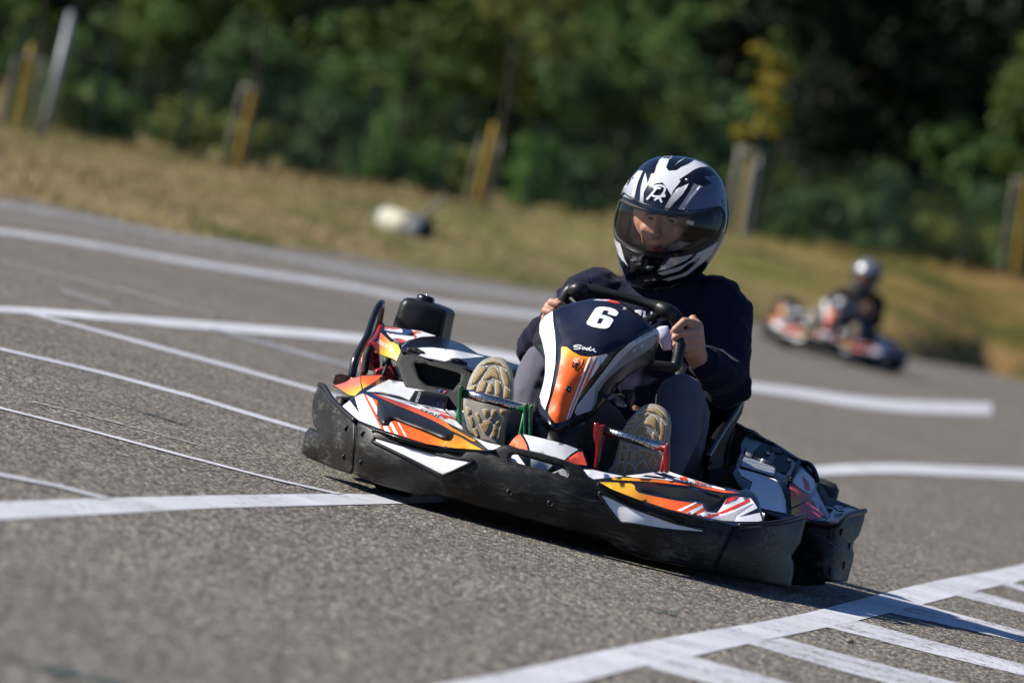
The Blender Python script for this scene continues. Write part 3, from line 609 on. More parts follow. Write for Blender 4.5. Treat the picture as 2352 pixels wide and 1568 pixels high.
# bucket lying on the grass, stick leaning out of it
Yb = 60.0; bc = at(922, 522, Yb); bx = Vector((.88, -.46, -.1)); bx.normalize(); e = empty('bucket', Matrix.Translation(bc-Vector((0, 0, .12)))); tag(e, 'cream plastic bucket lying on its side on the grass', 'bucket'); OFF[e.name] = bc-Vector((0, 0, .12))
b = MB(); b.lathe([(.11, -.24), (.13, -.24), (.138, -.2), (.145, 0), (.15, .12)], bc, bx); b.build('body', M['bucket_white'], e)
b = MB(); b.lathe([(.03, -.262), (.125, -.262), (.137, -.252), (.137, -.215), (.13, -.212)], bc, bx); b.build('lid', M['bucket_green'], e)
b = MB(); b.lathe([(.151, .115), (.156, .12), (.16, .26), (.15, .27), (.13, .2)], bc, bx); b.build('dark_end', M['bucket_dark'], e)  # dark end: shade at the bucket's right put into the colour
pts = [bc+bx*.18+Vector((math.cos(a)*.0, -math.sin(a)*.13-.02, math.cos(a)*.15)) for a in np.linspace(-.2, 3.3, 9)]; b = MB(); b.tube(pts, .006, 6); b.build('handle', M['steel'], e)
b = MB(); s0 = at(955, 508, Yb+.3); s1 = at(1026, 452, Yb+.5); b.tube([s0, (s0+s1)/2+Vector((0, 0, .01)), s1], [.024, .022, .02], 8, sub=3); o = b.build('wooden_stick', M['grey_wood']); tag(o, 'pale wooden stick slanting up behind the bucket', 'stick')
b = MB(); g = ground(1952, 1471, .006); b.ball(g, (.011, .008, .006), 8, 6); o = b.build('pebble', M['grey_wood']); tag(o, 'tiny pale pebble between two white hatch stripes', 'pebble')
# ------------------------------------------------------------------ the kart in front
kart = empty('go_kart', MK); tag(kart, 'sharp foreground racing kart with a white number 6 on its steering fairing', 'go-kart', 'racing karts on the track')
BP, CP, GB, PR = M['black_plastic'], M['clean_plastic'], M['gloss_black'], M['print']
# front bumper
SB = Surf((6, 285, 86, .53), (6, 225, 380, .50), (6, 150, 520, .49), (6, 125, 690, .47), (6, 345, 146, .44), (6, 400, 216, .37), (6, 350, 600, .33), (6, 480, 296, .29), (6, 620, 415, .19), (6, 595, 650, .165), (6, 580, 885, .20), (6, 300, 790, .40),
          (6, 1000, 560, .105), (6, 1000, 800, .075), (6, 1000, 1030, .11), (6, 1500, 660, .05), (6, 1500, 900, .02), (6, 1500, 1105, .06), (4, 260, 293, .035), (4, 400, 700, 0), (4, 300, 905, .035), (4, 900, 475, .035), (4, 850, 800, 0), (4, 900, 1060, .045),
          (4, 1400, 755, .05), (4, 1400, 1000, .025), (4, 1400, 1270, .065), (4, 2000, 930, .095), (4, 2000, 1150, .085), (5, 510, 1335, .15), (5, 705, 940, .19), (5, 640, 1150, .155), (5, 900, 1200, .24), (5, 1000, 930, .28), (5, 900, 1420, .28), (5, 1300, 862, .52), (5, 1245, 1000, .47), (5, 1180, 1200, .43), (5, 1160, 1455, .42))
main_top = P(6, (622, 422), (650, 420), (800, 487), (1000, 556), (1250, 622), (1500, 657), (1700, 670), (1830, 670), (1870, 655), (1910, 632), (1940, 626), (1990, 632))+P(4, (330, 306), (560, 356), (800, 425), (900, 465), (950, 498), (990, 565), (1050, 592), (1110, 620), (1250, 690), (1400, 755), (1600, 830), (1900, 908), (2100, 953))+P(5, (627, 912), (695, 934))
main_bot = P(5, (505, 1335), (300, 1288), (100, 1248))+P(4, (1500, 1300), (1280, 1215), (1180, 1140), (1050, 1112), (850, 1057), (700, 1010), (500, 960), (300, 910), (0, 832))+P(6, (1500, 1110), (1330, 1068), (1260, 1066), (1200, 1086), (1000, 1032), (800, 972), (596, 890))
slot = P(4, (312, 405), (325, 382), (350, 373), (400, 380), (780, 482), (812, 510), (826, 555), (812, 573), (690, 542), (500, 487), (330, 440), (312, 425))
bump_o = panel('front_bumper', main_top+main_bot, SB, BP, kart, holes=[slot], thick=.028, rnd=5, bulge=.012, h=9)
panel('bumper_end', P(6, (285, 86), (330, 90), (345, 146), (400, 216), (480, 296), (590, 392), (612, 412), (604, 650), (588, 872), (560, 885), (450, 850), (300, 790), (180, 740), (120, 690), (140, 600), (160, 510), (200, 470), (285, 520), (230, 440), (218, 340), (226, 230), (250, 150)), SB, BP, bump_o, thick=.03, rnd=7, bulge=.015, h=8)
panel('bumper_end', P(5, (708, 940), (720, 952), (945, 938), (1100, 918), (1230, 888), (1306, 856), (1295, 910), (1270, 1000), (1250, 1090), (1215, 1140), (1172, 1205), (1190, 1250), (1190, 1350), (1170, 1445), (1150, 1462), (900, 1422), (700, 1382), (522, 1340), (610, 1140)), SB, BP, bump_o, thick=.03, rnd=7, bulge=.015, h=8)
for pts in (P(6, (600, 412), (618, 430), (606, 650), (600, 880), (584, 880), (590, 650)), P(5, (690, 938), (716, 950), (615, 1140), (528, 1338), (500, 1334), (598, 1140))):
    panel('seam', pts, SB, M['deep_black'], bump_o, off=.008, thick=.01)
tr_ = [K(x, y, d) for (x, y), d in zip(P(5, (740, 945), (945, 932), (1100, 912), (1230, 880), (1300, 858)), (.21, .27, .33, .42, .52))]
b = MB(); b.tube(tr_, .007, 8); b.build('bumper_lip', CP, bump_o)
b = MB(); b.tube([K(x, y, d) for (x, y), d in zip(P(6, (290, 86), (330, 105), (400, 216), (480, 296), (605, 408)), (.52, .46, .37, .29, .19))], .007, 8); b.build('bumper_lip', CP, bump_o)
for c, pts in ((6, [(535, 480), (515, 735), (680, 530), (668, 785), (1990, 1050)]), (4, [(675, 812)]), (5, [(590, 1005), (465, 1200), (755, 1030), (640, 1245)])):
    for x, y in pts:
        q = np.array(P(c, (x, y))); p = Vector(KA(q, SB(q)-.004)[0]); b = MB(); b.lathe([(.0085, 0), (.0085, .002), (.006, .0022), (.0052, .0005), (.0025, .0003)], p+Vector((0, .003, 0)), (0, -1, .1), 14); b.build('rivet', CP, bump_o)
def frame(loop, surf, r, m, par, name='moulded_rim', off=-.003):
    q = dens(cround(np.array(loop), 3), 12); b = MB(); b.tube([Vector(v) for v in KA(q, surf(q)+off)], r, 6, close=True, sub=1); return b.build(name, m, par)
insL = P(6, (790, 575), (808, 566), (1000, 622), (1250, 688), (1450, 735), (1630, 760), (1642, 770), (1620, 786), (1400, 880), (1375, 884), (1345, 870), (1100, 752), (800, 612), (790, 600))
insR = P(4, (1126, 740), (1180, 748), (1400, 848), (1600, 918), (1800, 985), (2030, 1034), (2046, 1042), (2040, 1062), (2015, 1068), (1700, 1042), (1400, 992), (1320, 986), (1292, 966), (1200, 852))
for q in (insL, insR):
    decal(q, SB, bump_o, (.74, .74, .77), -.003, 'inset_panel'); frame(np.array(q).mean(0)+(np.array(q)-np.array(q).mean(0))*[1.035, 1.08], SB, .0045, CP, bump_o)
lip = P(6, (770, 520), (800, 500), (1000, 575), (1250, 640), (1500, 675), (1760, 690)); q = np.array(lip); b = MB(); b.tube([Vector(v) for v in KA(q, SB(q)+.004)], [.004, .007, .009, .009, .008, .004], 10); b.build('moulded_rib', BP, bump_o)
lip = P(4, (1090, 640), (1250, 715), (1400, 780), (1600, 852), (1900, 932), (2080, 975)); q = np.array(lip); b = MB(); b.tube([Vector(v) for v in KA(q, SB(q)+.004)], [.004, .007, .009, .009, .008, .004], 10); b.build('moulded_rib', BP, bump_o)

# left and right front fairings
SL = Surf((13, 190, 560, .34), (13, 330, 690, .25), (13, 490, 815, .185), (13, 860, 960, .125), (13, 1330, 1105, .075), (13, 1900, 1250, .055), (13, 2330, 1310, .045), (6, 1740, 668, .035), (6, 1900, 650, .05), (6, 1915, 632, .08),
          (13, 400, 380, .44), (13, 560, 315, .45), (13, 700, 300, .46), (13, 1350, 455, .45), (13, 1980, 605, .40), (13, 2330, 935, .24), (6, 1780, 598, .15), (13, 830, 450, .335), (13, 1200, 570, .29), (13, 1600, 740, .23), (13, 2000, 930, .17), (6, 1500, 540, .12))
outL = P(6, (490, 282), (545, 225), (600, 185), (650, 160), (750, 148), (830, 150), (1000, 188), (1100, 232), (1250, 270), (1395, 306), (1480, 388), (1560, 470), (1650, 548), (1780, 598), (1920, 632), (1895, 655), (1850, 680), (1740, 680), (1500, 665), (1250, 630), (1000, 565), (800, 497), (640, 428), (560, 360), (500, 300))
fl = panel('front_fairing', outL, SL, GB, kart, thick=.02, rnd=4, bulge=.008, h=8)
D13 = lambda *p: P(13, *p)
decal(D13((182, 550), (308, 455), (470, 665), (400, 395), (480, 355), (545, 330), (865, 958), (770, 928), (620, 868), (490, 815), (300, 690), (205, 600)), SL, fl, WHITE)
decal(D13((478, 362), (545, 690), (495, 812), (640, 868), (770, 922), (640, 660), (520, 440)), SL, fl, LGREY, -.006); decal(D13((318, 452), (395, 395), (482, 688)), SL, fl, NAVY, -.006)
decal(D13((548, 330), (597, 347), (800, 745), (930, 985), (868, 960)), SL, fl, ORANGE, -.006); decal(D13((600, 350), (710, 412), (800, 585), (797, 712)), SL, fl, WHITE); decal(D13((716, 413), (805, 457), (803, 582)), SL, fl, ORANGE)
g1 = grad(*P(6, (1050, 520), (1690, 660)), ORANGE, (.86, .16, .024), (.88, .30, .03), YELLOW)
decal(P(6, (893, 446), (923, 402), (953, 402), (1103, 460), (1253, 517), (1378, 575), (1428, 582), (1463, 565), (1478, 537), (1503, 534), (1560, 560), (1640, 610), (1745, 667), (1500, 652), (1250, 615), (1068, 558), (920, 512), (868, 492), (850, 478)), SL, fl, g1)
decal(D13((1165, 845), (1190, 850), (1335, 1105), (1303, 1098)), SL, fl, WHITE, -.006); decal(D13((1018, 875), (1045, 815), (1180, 1062), (1115, 1045)), SL, fl, WHITE, -.006); decal(D13((900, 908), (975, 900), (1040, 1020), (935, 992)), SL, fl, WHITE, -.006)
g2 = grad(*P(13, (900, 380), (2330, 1050)), (.42, .055, .04), (.62, .08, .035), (.80, .14, .03), (.86, .32, .03))
decal(P(13, (700, 318), (800, 348), (1000, 420), (1300, 525), (1600, 632), (1900, 772), (2050, 852), (2120, 925), (2330, 1040))+P(6, (1620, 552), (1680, 578), (1686, 590), (1660, 592))+P(13, (2330, 1085), (2160, 1005), (1870, 845), (1500, 675), (1250, 580), (1100, 515), (850, 405)), SL, fl, g2)
decal(D13((800, 342), (1000, 382), (1350, 468), (1500, 513), (1980, 610), (2060, 690), (2200, 810), (2330, 930), (2330, 985), (2050, 845), (1880, 750), (1600, 622), (1300, 515), (1000, 410)), SL, fl, LGREY)
decal(D13((1640, 604), (1760, 610), (2030, 668), (2072, 702), (1900, 655)), SL, fl, RED, -.006); decal(D13((1900, 680), (1960, 690), (2150, 750), (2200, 805), (2060, 760), (2060, 790), (1950, 742)), SL, fl, RED, -.006)
decal(D13((1270, 465), (1480, 515), (1580, 560), (1480, 540)), SL, fl, NAVY, -.006); decal(D13((1600, 545), (1690, 560), (1770, 600), (1690, 590)), SL, fl, NAVY, -.006); decal(D13((1700, 562), (1800, 580), (1930, 640), (1840, 612)), SL, fl, NAVY, -.006)
lettering('SERIES', *P(13, (1560, 630), (2010, 790), ), (4, -4.5), SL, fl, (.05, .06, .09), -.009)
decal(P(6, (1655, 553), (1790, 602), (1915, 632), (1885, 652), (1840, 666), (1800, 666), (1700, 582)), SL, fl, LGREY)
hL = D13((815, 462), (870, 448), (950, 462), (1100, 518), (1300, 598), (1600, 718), (1900, 858), (2150, 1000), (2168, 1040), (2150, 1078), (2110, 1142), (2050, 1167), (1950, 1152), (1700, 1037), (1400, 922), (1110, 806), (1050, 803), (1015, 850), (965, 900), (900, 907), (840, 872), (805, 812), (798, 720), (806, 580))
SHL = lambda p: SL(p)-.002; hd = panel('moulded_handle', hL, SHL, CP, fl, thick=.01, rnd=17, bulge=.034, h=5, off=-.03)
SR_ = Surf((4, 1110, 620, .04), (4, 1600, 830, .06), (4, 2100, 955, .11), (5, 700, 930, .2), (5, 940, 925, .31), (4, 975, 507, .09), (4, 1060, 597, .05), (4, 1340, 566, .2), (4, 1750, 527, .42), (4, 2100, 640, .45), (5, 740, 655, .46), (5, 885, 690, .47), (5, 920, 800, .40), (4, 1450, 612, .17), (4, 1900, 688, .27), (5, 640, 690, .36), (5, 560, 835, .26), (4, 2000, 830, .18), (4, 1600, 545, .32))
outR = P(4, (965, 503), (1050, 504), (1150, 528), (1340, 563), (1500, 543), (1640, 523), (1750, 525), (1900, 576), (2100, 636))+P(5, (627, 622), (740, 652), (800, 638), (860, 662), (892, 700), (917, 780), (947, 905), (940, 932), (850, 945), (700, 950), (627, 925))+P(4, (2100, 968), (1900, 925), (1600, 845), (1400, 770), (1250, 705), (1110, 635), (1040, 598), (992, 562))
fr_ = panel('front_fairing', outR, SR_, GB, kart, thick=.02, rnd=4, bulge=.008, h=8)
D4 = lambda *p: P(4, *p)
decal(D4((972, 508), (1050, 509), (1150, 532), (1330, 568), (1225, 580), (1065, 594), (1005, 563)), SR_, fr_, WHITE)
g3 = grad(*P(4, (1225, 580), (1900, 650)), YELLOW, (.87, .30, .03), (.84, .14, .03), (.80, .10, .03))
decal(D4((1222, 590), (1240, 579), (1330, 580), (1600, 594), (1900, 626), (2240, 697))+P(5, (690, 655), (745, 672), (700, 672))+D4((2240, 716), (1900, 652), (1600, 620), (1400, 607), (1240, 600)), SR_, fr_, g3)
decal(D4((1350, 564), (1500, 547), (1640, 527), (1750, 529), (1900, 581), (2240, 683), (2240, 694), (1900, 622), (1600, 590), (1420, 578)), SR_, fr_, WHITE)
decal(D4((1530, 557), (1720, 580), (1695, 592), (1500, 567)), SR_, fr_, NAVY, -.006); decal(D4((1600, 541), (1700, 541), (1812, 582), (1765, 584)), SR_, fr_, NAVY, -.006)
decal(D4((1830, 574), (1892, 573), (1915, 606), (1842, 606)), SR_, fr_, ORANGE, -.006); decal(D4((1950, 598), (2040, 628), (2100, 652), (1990, 630)), SR_, fr_, ORANGE, -.006)
lettering('SERIES', *P(4, (1880, 622), (2120, 668)), (1, -4.0), SR_, fr_, (.05, .06, .09), -.009)
g4 = grad(*P(4, (1250, 680), (1750, 800)), YELLOW, (.87, .40, .03), (.85, .19, .025), (.78, .10, .02))
decal(D4((1115, 621), (1200, 621), (1400, 633), (1430, 650), (1437, 692), (1470, 717), (1600, 747), (1800, 787), (2040, 817), (2045, 852), (2080, 892), (2130, 905), (2085, 940), (1900, 905), (1600, 827), (1400, 752), (1230, 686)), SR_, fr_, g4)
decal(D4((1810, 872), (1975, 800), (1992, 804), (1845, 882)), SR_, fr_, WHITE, -.006); decal(D4((1890, 897), (2037, 824), (2048, 848), (1945, 908)), SR_, fr_, WHITE, -.006); decal(D4((1988, 917), (2062, 882), (2095, 902), (2045, 930)), SR_, fr_, WHITE, -.006)
D5 = lambda *p: P(5, *p)
decal(D5((640, 720), (700, 698), (840, 714), (880, 765), (915, 825), (938, 900), (900, 908), (700, 908), (560, 895), (440, 868), (480, 830), (560, 838), (600, 785)), SR_, fr_, WHITE)
decal(D5((620, 762), (645, 715), (700, 698), (748, 704), (650, 752)), SR_, fr_, (.70, .05, .02), -.006); decal(D5((450, 868), (560, 840), (700, 778), (830, 718), (842, 738), (700, 808), (505, 880)), SR_, fr_, (.70, .05, .02), -.006)
decal(D5((520, 884), (700, 830), (865, 755), (720, 858), (706, 906), (600, 900)), SR_, fr_, GREY, -.006); decal(D5((755, 866), (905, 793), (918, 830)), SR_, fr_, NAVY, -.006)
hR = D4((1435, 642), (1480, 634), (1700, 648), (2000, 678), (2240, 714))+D5((640, 668), (662, 682), (640, 712), (600, 770), (562, 828), (530, 840), (480, 828), (450, 797), (445, 765), (430, 757))+D4((2000, 806), (1800, 772), (1600, 737), (1480, 717), (1445, 692))
panel('moulded_handle', hR, lambda p: SR_(p)+.012, M['matte_black'], fr_, thick=.01, rnd=12, bulge=.024, h=5, off=-.02)

# hooped cover behind the bumper slot
SC = Surf((4, 400, 188, .23), (4, 930, 325, .23), (4, 340, 240, .20), (4, 470, 335, .135), (4, 800, 430, .135), (4, 1000, 470, .17), (4, 310, 420, .12), (4, 640, 545, .12), (4, 820, 575, .12), (4, 700, 330, .16), (4, 300, 290, .2))
cv = panel('pedal_cover', D4((296, 300), (340, 232), (375, 200), (405, 187), (500, 204), (700, 247), (830, 284), (935, 324), (968, 345), (1008, 470), (990, 500), (900, 570), (820, 580), (640, 550), (450, 490), (300, 445), (288, 360)), SC, GB, kart, thick=.02, rnd=4, bulge=.01, h=8)
decal(D4((305, 287), (345, 234), (378, 204), (400, 191), (432, 232), (462, 290), (472, 338), (380, 312)), SC, cv, (.86, .17, .075)); decal(D4((432, 193), (520, 211), (700, 252), (815, 285), (925, 328), (860, 370), (790, 432), (640, 388), (495, 342), (478, 280)), SC, cv, LGREY)
decal(D4((306, 425), (325, 375), (380, 375), (452, 470)), SC, cv, WHITE); decal(D4((500, 412), (695, 468), (640, 528), (500, 488)), SC, cv, LGREY); decal(D4((690, 538), (780, 500), (830, 520), (825, 575)), SC, cv, WHITE); decal(D4((800, 430), (925, 350), (962, 352), (1002, 470), (930, 465)), SC, cv, (.62, .075, .04))

# steering fairing
SF0 = Surf((3, 490, 1345, .42), (3, 560, 1000, .475), (3, 650, 760, .53), (3, 760, 640, .56), (3, 830, 400, .635), (3, 880, 240, .72), (3, 900, 172, .82), (3, 470, 280, .74), (3, 350, 420, .735), (3, 300, 560, .78), (3, 400, 850, .565), (3, 340, 1180, .52), (3, 430, 1260, .44), (3, 1410, 470, .78), (3, 1385, 680, .84), (3, 1250, 790, .83), (3, 960, 1060, .68), (3, 850, 1180, .62), (3, 640, 1310, .5), (3, 1150, 830, .76), (3, 950, 800, .585), (3, 1200, 600, .645), (3, 500, 600, .59), (3, 480, 900, .51), (3, 1200, 300, .75), (3, 1100, 450, .65), (3, 620, 250, .76))
SF = lambda p: SF0(p)-.13
D3 = lambda *p: P(3, *p)
outF = D3((350, 400), (395, 315), (470, 274), (560, 230), (700, 190), (830, 166), (960, 172), (1080, 200), (1160, 250), (1250, 320), (1350, 410), (1408, 445), (1422, 500), (1405, 600), (1388, 660), (1372, 740), (1250, 800), (1150, 850), (1060, 930), (960, 1060), (900, 1130), (850, 1190), (760, 1260), (640, 1320), (560, 1352), (490, 1356), (425, 1290), (345, 1195), (335, 1130), (390, 900), (402, 820), (385, 700), (345, 640), (300, 590), (284, 540), (300, 480), (335, 420))
ff = panel('steering_fairing', outF, SF, GB, kart, thick=.03, rnd=6, bulge=.014, h=7)
decal(D3((486, 285), (560, 243), (700, 202), (830, 178), (960, 184), (1070, 210), (1150, 262), (1240, 335), (1345, 425), (1250, 480), (1120, 560), (1040, 640), (960, 655), (880, 675), (800, 683), (720, 672), (640, 630), (560, 560), (548, 500), (505, 400)), SF, ff, (.005, .008, .024), -.003, 'number_panel')
decal(D3((470, 277), (400, 322), (357, 385), (352, 470), (380, 560), (405, 680), (405, 830), (390, 920), (345, 1075), (365, 1105), (402, 1162), (440, 1050), (470, 900), (495, 750), (500, 600), (492, 480), (477, 380)), SF, ff, WHITE)
decal(D3((428, 305), (385, 345), (355, 390), (352, 470), (380, 560), (405, 680), (405, 830), (390, 920), (345, 1075), (352, 1085), (400, 940), (440, 860), (455, 700), (450, 560), (430, 430), (418, 345)), SF, ff, LGREY, -.006)
decal(D3((1400, 432), (1300, 480), (1150, 570), (1050, 660), (950, 790), (850, 920), (760, 1030), (690, 1120), (668, 1185), (690, 1212), (820, 1167), (860, 1100), (880, 1000), (960, 890), (1060, 800), (1180, 720), (1300, 650), (1390, 570), (1418, 490), (1415, 446)), SF, ff, (.50, .52, .56))  # white stripe darkened: shade on this side is put into the colour
decal(D3((1418, 480), (1330, 520), (1200, 600), (1080, 720), (960, 850), (860, 960), (845, 1090), (820, 1165), (860, 1100), (880, 1000), (960, 890), (1060, 800), (1180, 720), (1300, 650), (1390, 570)), SF, ff, (.27, .285, .31), -.006)  # grey half of the stripe, darkened for the same shade
gO = grad(*P(3, (620, 590), (590, 790)), YELLOW, (.88, .36, .03), (.86, .16, .024), (.86, .125, .022))
decal(D3((558, 596), (600, 600), (650, 640), (720, 676), (800, 687), (880, 676), (950, 661), (968, 673), (900, 760), (820, 870), (740, 990), (680, 1110), (640, 1210), (610, 1250), (520, 1280), (490, 1276), (450, 1222), (432, 1190), (440, 1130), (480, 1000), (520, 850), (545, 700), (551, 610)), SF, ff, gO)
for q in ([(800, 688), (818, 686), (740, 880), (605, 1248), (590, 1252), (640, 1100)], [(838, 684), (868, 679), (790, 850), (632, 1228), (616, 1246), (680, 1080)], [(884, 676), (935, 664), (880, 780), (830, 860), (790, 900)], [(948, 661), (968, 673), (905, 752), (912, 700)]):
    decal(D3(*q), SF, ff, WHITE, -.006)
D11 = lambda *p: P(11, *p)
decal(D11((1200, 297), (1290, 297), (1400, 315), (1480, 345), (1530, 385), (1538, 415), (1495, 470), (1420, 450), (1340, 425), (1370, 375), (1280, 358), (1235, 438), (1300, 448), (1390, 480), (1440, 515), (1450, 545), (1385, 650), (1350, 678), (1290, 690), (1200, 680), (1080, 655), (990, 618), (968, 590), (975, 565), (1110, 350), (1140, 318)), SF, ff, WHITE, -.006, 'numeral', holes=[D11((1197, 498), (1275, 515), (1222, 606), (1148, 592))])
SD = [[(890, 1005), (840, 985), (770, 990), (738, 1010), (790, 1018), (845, 1025), (860, 1040), (820, 1055), (740, 1052)], [(920, 1020), (890, 1040), (900, 1060), (935, 1050), (940, 1028), (905, 1022)], [(1005, 1040), (970, 1040), (955, 1060), (985, 1072), (1010, 1050), (1050, 1015), (1015, 1060), (1030, 1080), (1075, 1066)], [(1075, 1066), (1100, 1062), (1095, 1085), (1140, 1108)], [(1095, 1050), (1115, 1054)]]
for s_ in SD: stroke('lettering', D11(*s_), 2.2, SF, ff, WHITE)
lettering('S', *D11((800, 1415), (835, 1300)), (-13, -3.5), SF, ff, (.012, .008, .008), -.009); lettering('S', *D11((806, 1417), (841, 1302)), (-13, -3.5), SF, ff, (.012, .008, .008), -.009); lettering('S', *D11((794, 1413), (829, 1298)), (-13, -3.5), SF, ff, (.012, .008, .008), -.009); lettering('R', *D11((815, 1300), (850, 1195)), (-11, -2), SF, ff, WHITE, -.009)
decal(D11((855, 1310), (905, 1230), (910, 1225), (880, 1320)), SF, ff, (.8, .35, .25), -.006)
lettering('SODIKART.COM', *D11((262, 425), (290, 610)), (5.5, -1), SF, ff, (.05, .05, .06), -.009); lettering('SODIKART.COM', *D11((1970, 872), (2175, 745)), (-2, -5.5), SF, ff, (.03, .03, .05), -.009)
decal(D11((1085, 182), (1160, 160), (1390, 170), (1330, 195)), SF, ff, (.5, .5, .54), -.006); decal(D11((1310, 195), (1400, 172), (1520, 205), (1580, 238), (1480, 232)), SF, ff, (.6, .05, .03), -.006)
q = np.array(D3((612, 980))); p = Vector(KA(q, SF(q))[0]); b = MB(); b.lathe([(.0085, -.002), (.009, .003), (.0065, .007), (.003, .007), (.002, .003)], p, (0, -1, .35), 14); b.build('fixing_screw', GB, ff)
panel('fairing_stem', D3((318, 1230), (420, 1290), (490, 1357), (640, 1330), (760, 1270), (700, 1480), (660, 1540), (320, 1500), (300, 1400)), Surf((3, 320, 1230, .40), (3, 480, 1300, .38), (3, 700, 1400, .44), (3, 320, 1500, .38), (3, 500, 1500, .34)), CP, kart, thick=.1, rnd=6, bulge=.02)
# steering column, wheel and hub
b = MB(); b.tube([(.16, .55, .16), (.20, .90, .50)], .011, 10); b.build('steering_column', M['steel'], kart)
sw = None; ring = [(548, 250, .90), (580, 170, .90), (640, 92, .90), (760, 82, .905), (1000, 125, .905), (1250, 190, .905), (1400, 235, .90), (1510, 275, .89), (1590, 360, .885), (1612, 500, .87), (1600, 660, .85), (1565, 775, .84), (1470, 770, .83), (1150, 740, .82), (800, 740, .82), (560, 640, .83), (470, 480, .86), (490, 350, .88)]
rr_ = [.015, .018, .019, .016, .0125, .0125, .016, .019, .020, .017, .0155, .0155, .013, .012, .012, .013, .015, .015]
b = MB(); b.tube([k(3, x, y, d) for x, y, d in ring], rr_, 14, close=True, sub=5); sw = b.build('steering_wheel', M['clean_plastic'], kart)
for x, y, x2, y2, r in ((640, 92, 760, 82, .0215), (1420, 238, 1560, 315, .0212)):
    b = MB(); b.tube([k(3, x, y, .885), k(3, (x+x2)/2, (y+y2)/2, .875), k(3, x2, y2, .885)], [r*.75, r, r*.85], 14, sub=5); b.build('grip_pad', M['clean_plastic'], sw)
b = MB()
for x, y in ((640, 150), (1450, 300), (1000, 830)): b.tube([k(3, 1020, 480, .86), k(3, x, y, .89)], .012, 8, flat=.5)
b.lathe([(.05, -.01), (.05, .01), (.03, .015)], k(3, 1020, 480, .86), (0, 1, .6)); b.build('spokes', M['deep_black'], sw)

# pedals
def pedal(c, a, e, col, plates, d=.27, marks=()):
    t = None; pa, pe = k(c, *a, d), k(c, *e, d); b = MB(); b.tube([pa, pe], .0122, 20, sub=1); t = b.build('pedal', M['chrome'], kart)
    for s in marks:
        b = MB(); p = pa+(pe-pa)*s; b.tube([p-(pe-pa)*.005, p+(pe-pa)*.005], .0124, 20, sub=1); b.build('grip_ring', M['deep_black'], t)
    for pl_ in plates: panel('bracket', P(c, *pl_), Flat(d-.018), M[col], t, thick=.022, rnd=2, bulge=.003, h=6, sm=2)
    b = MB(); b.tube([pa+Vector((0, .02, 0)), Vector((pa.x, d+.1, .08))], .005, 8); b.build('pedal_arm', M[col], t); b = MB(); b.tube([pe+Vector((0, .02, 0)), Vector((pe.x, d+.1, .08))], .005, 8); b.build('pedal_arm', M[col], t)
pedal(14, (100, 665), (1090, 915), 'green_metal', [[(52, 600), (80, 552), (128, 552), (136, 590), (112, 660), (98, 780), (92, 1000), (100, 1165), (40, 1130), (46, 800)], [(1068, 900), (1090, 845), (1130, 822), (1145, 840), (1128, 920), (1112, 1050), (1115, 1330), (1070, 1330)], [(1155, 900), (1180, 870), (1205, 845), (1235, 850), (1222, 910), (1200, 1010), (1200, 1330), (1150, 1330)]], marks=[.235, .33, .41, .48, .545, .61, .68, .765, .865])
pedal(15, (320, 700), (1400, 1010), 'red_metal', [[(165, 580), (225, 570), (245, 605), (300, 600), (345, 595), (335, 650), (312, 745), (290, 900), (215, 1380), (150, 1380), (190, 1000), (150, 850), (150, 700)], [(1385, 1000), (1415, 935), (1460, 915), (1472, 960), (1470, 1300), (1455, 1430), (1370, 1410), (1360, 1120)]], d=.33, marks=[.13, .235, .32, .39, .45, .515, .58, .67, .77])
sb = panel('brake_reservoir', P(15, (372, 150), (450, 60), (640, 58), (690, 110), (690, 290), (650, 296), (560, 268), (480, 205)), Surf((15, 400, 130, .62), (15, 560, 160, .56), (15, 680, 200, .62), (15, 500, 70, .66)), M['steel'], kart, thick=.05, rnd=4, bulge=.008)
panel('mount_bracket', P(15, (600, 40), (640, -20), (850, 0), (840, 60), (790, 290), (740, 300), (690, 296), (690, 100)), Flat(.64), M['clean_plastic'], sb, thick=.04, rnd=3)

# driver's right: console box, hooded top, tank, roll hoop
Cn = Surf((2, 1015, 575, .78), (2, 1680, 730, .72), (2, 975, 690, .76), (2, 1060, 860, .72), (2, 1640, 900, .68), (2, 1300, 780, .72))
D2 = lambda *p: P(2, *p)
con = panel('side_console', D2((1012, 572), (1030, 562), (1250, 622), (1500, 682), (1690, 728), (1655, 830), (1610, 900), (1560, 1100), (1440, 1100), (1290, 1000), (1060, 900), (985, 725), (972, 690)), Cn, M['matte_black'], kart, thick=.2, rnd=2.5, bulge=.005, holes=[D2((1140, 682), (1200, 680), (1500, 758), (1552, 785), (1545, 840), (1480, 920), (1240, 872), (1180, 812))])
panel('recess', D2((1110, 660), (1600, 760), (1500, 950), (1200, 900)), Flat(.80), M['deep_black'], con, thick=.02)
Ct = Surf((2, 1030, 565, .785), (2, 1250, 625, .76), (2, 1500, 685, .745), (2, 1700, 732, .73), (2, 1030, 520, .86), (2, 1200, 440, 1.1), (2, 1400, 448, 1.15), (2, 1700, 588, 1.12), (2, 2080, 700, 1.05), (2, 1990, 725, .9), (2, 1400, 600, .86), (2, 1500, 560, .95))
top = panel('console_top', D2((1012, 572), (1030, 520), (1100, 472), (1200, 441), (1300, 440), (1400, 450), (1550, 500), (1700, 590), (1900, 640), (2085, 700), (2090, 800), (1990, 800), (1700, 760), (1500, 690), (1250, 630)), Ct, GB, con, thick=.02, rnd=4, bulge=.008, h=8)
decal(D2((1140, 542), (1220, 536), (1300, 536), (1500, 560), (1765, 616), (1600, 632), (1470, 642), (1400, 662), (1250, 630), (1170, 606), (1222, 588)), Ct, top, (.74, .76, .80), sm=0)
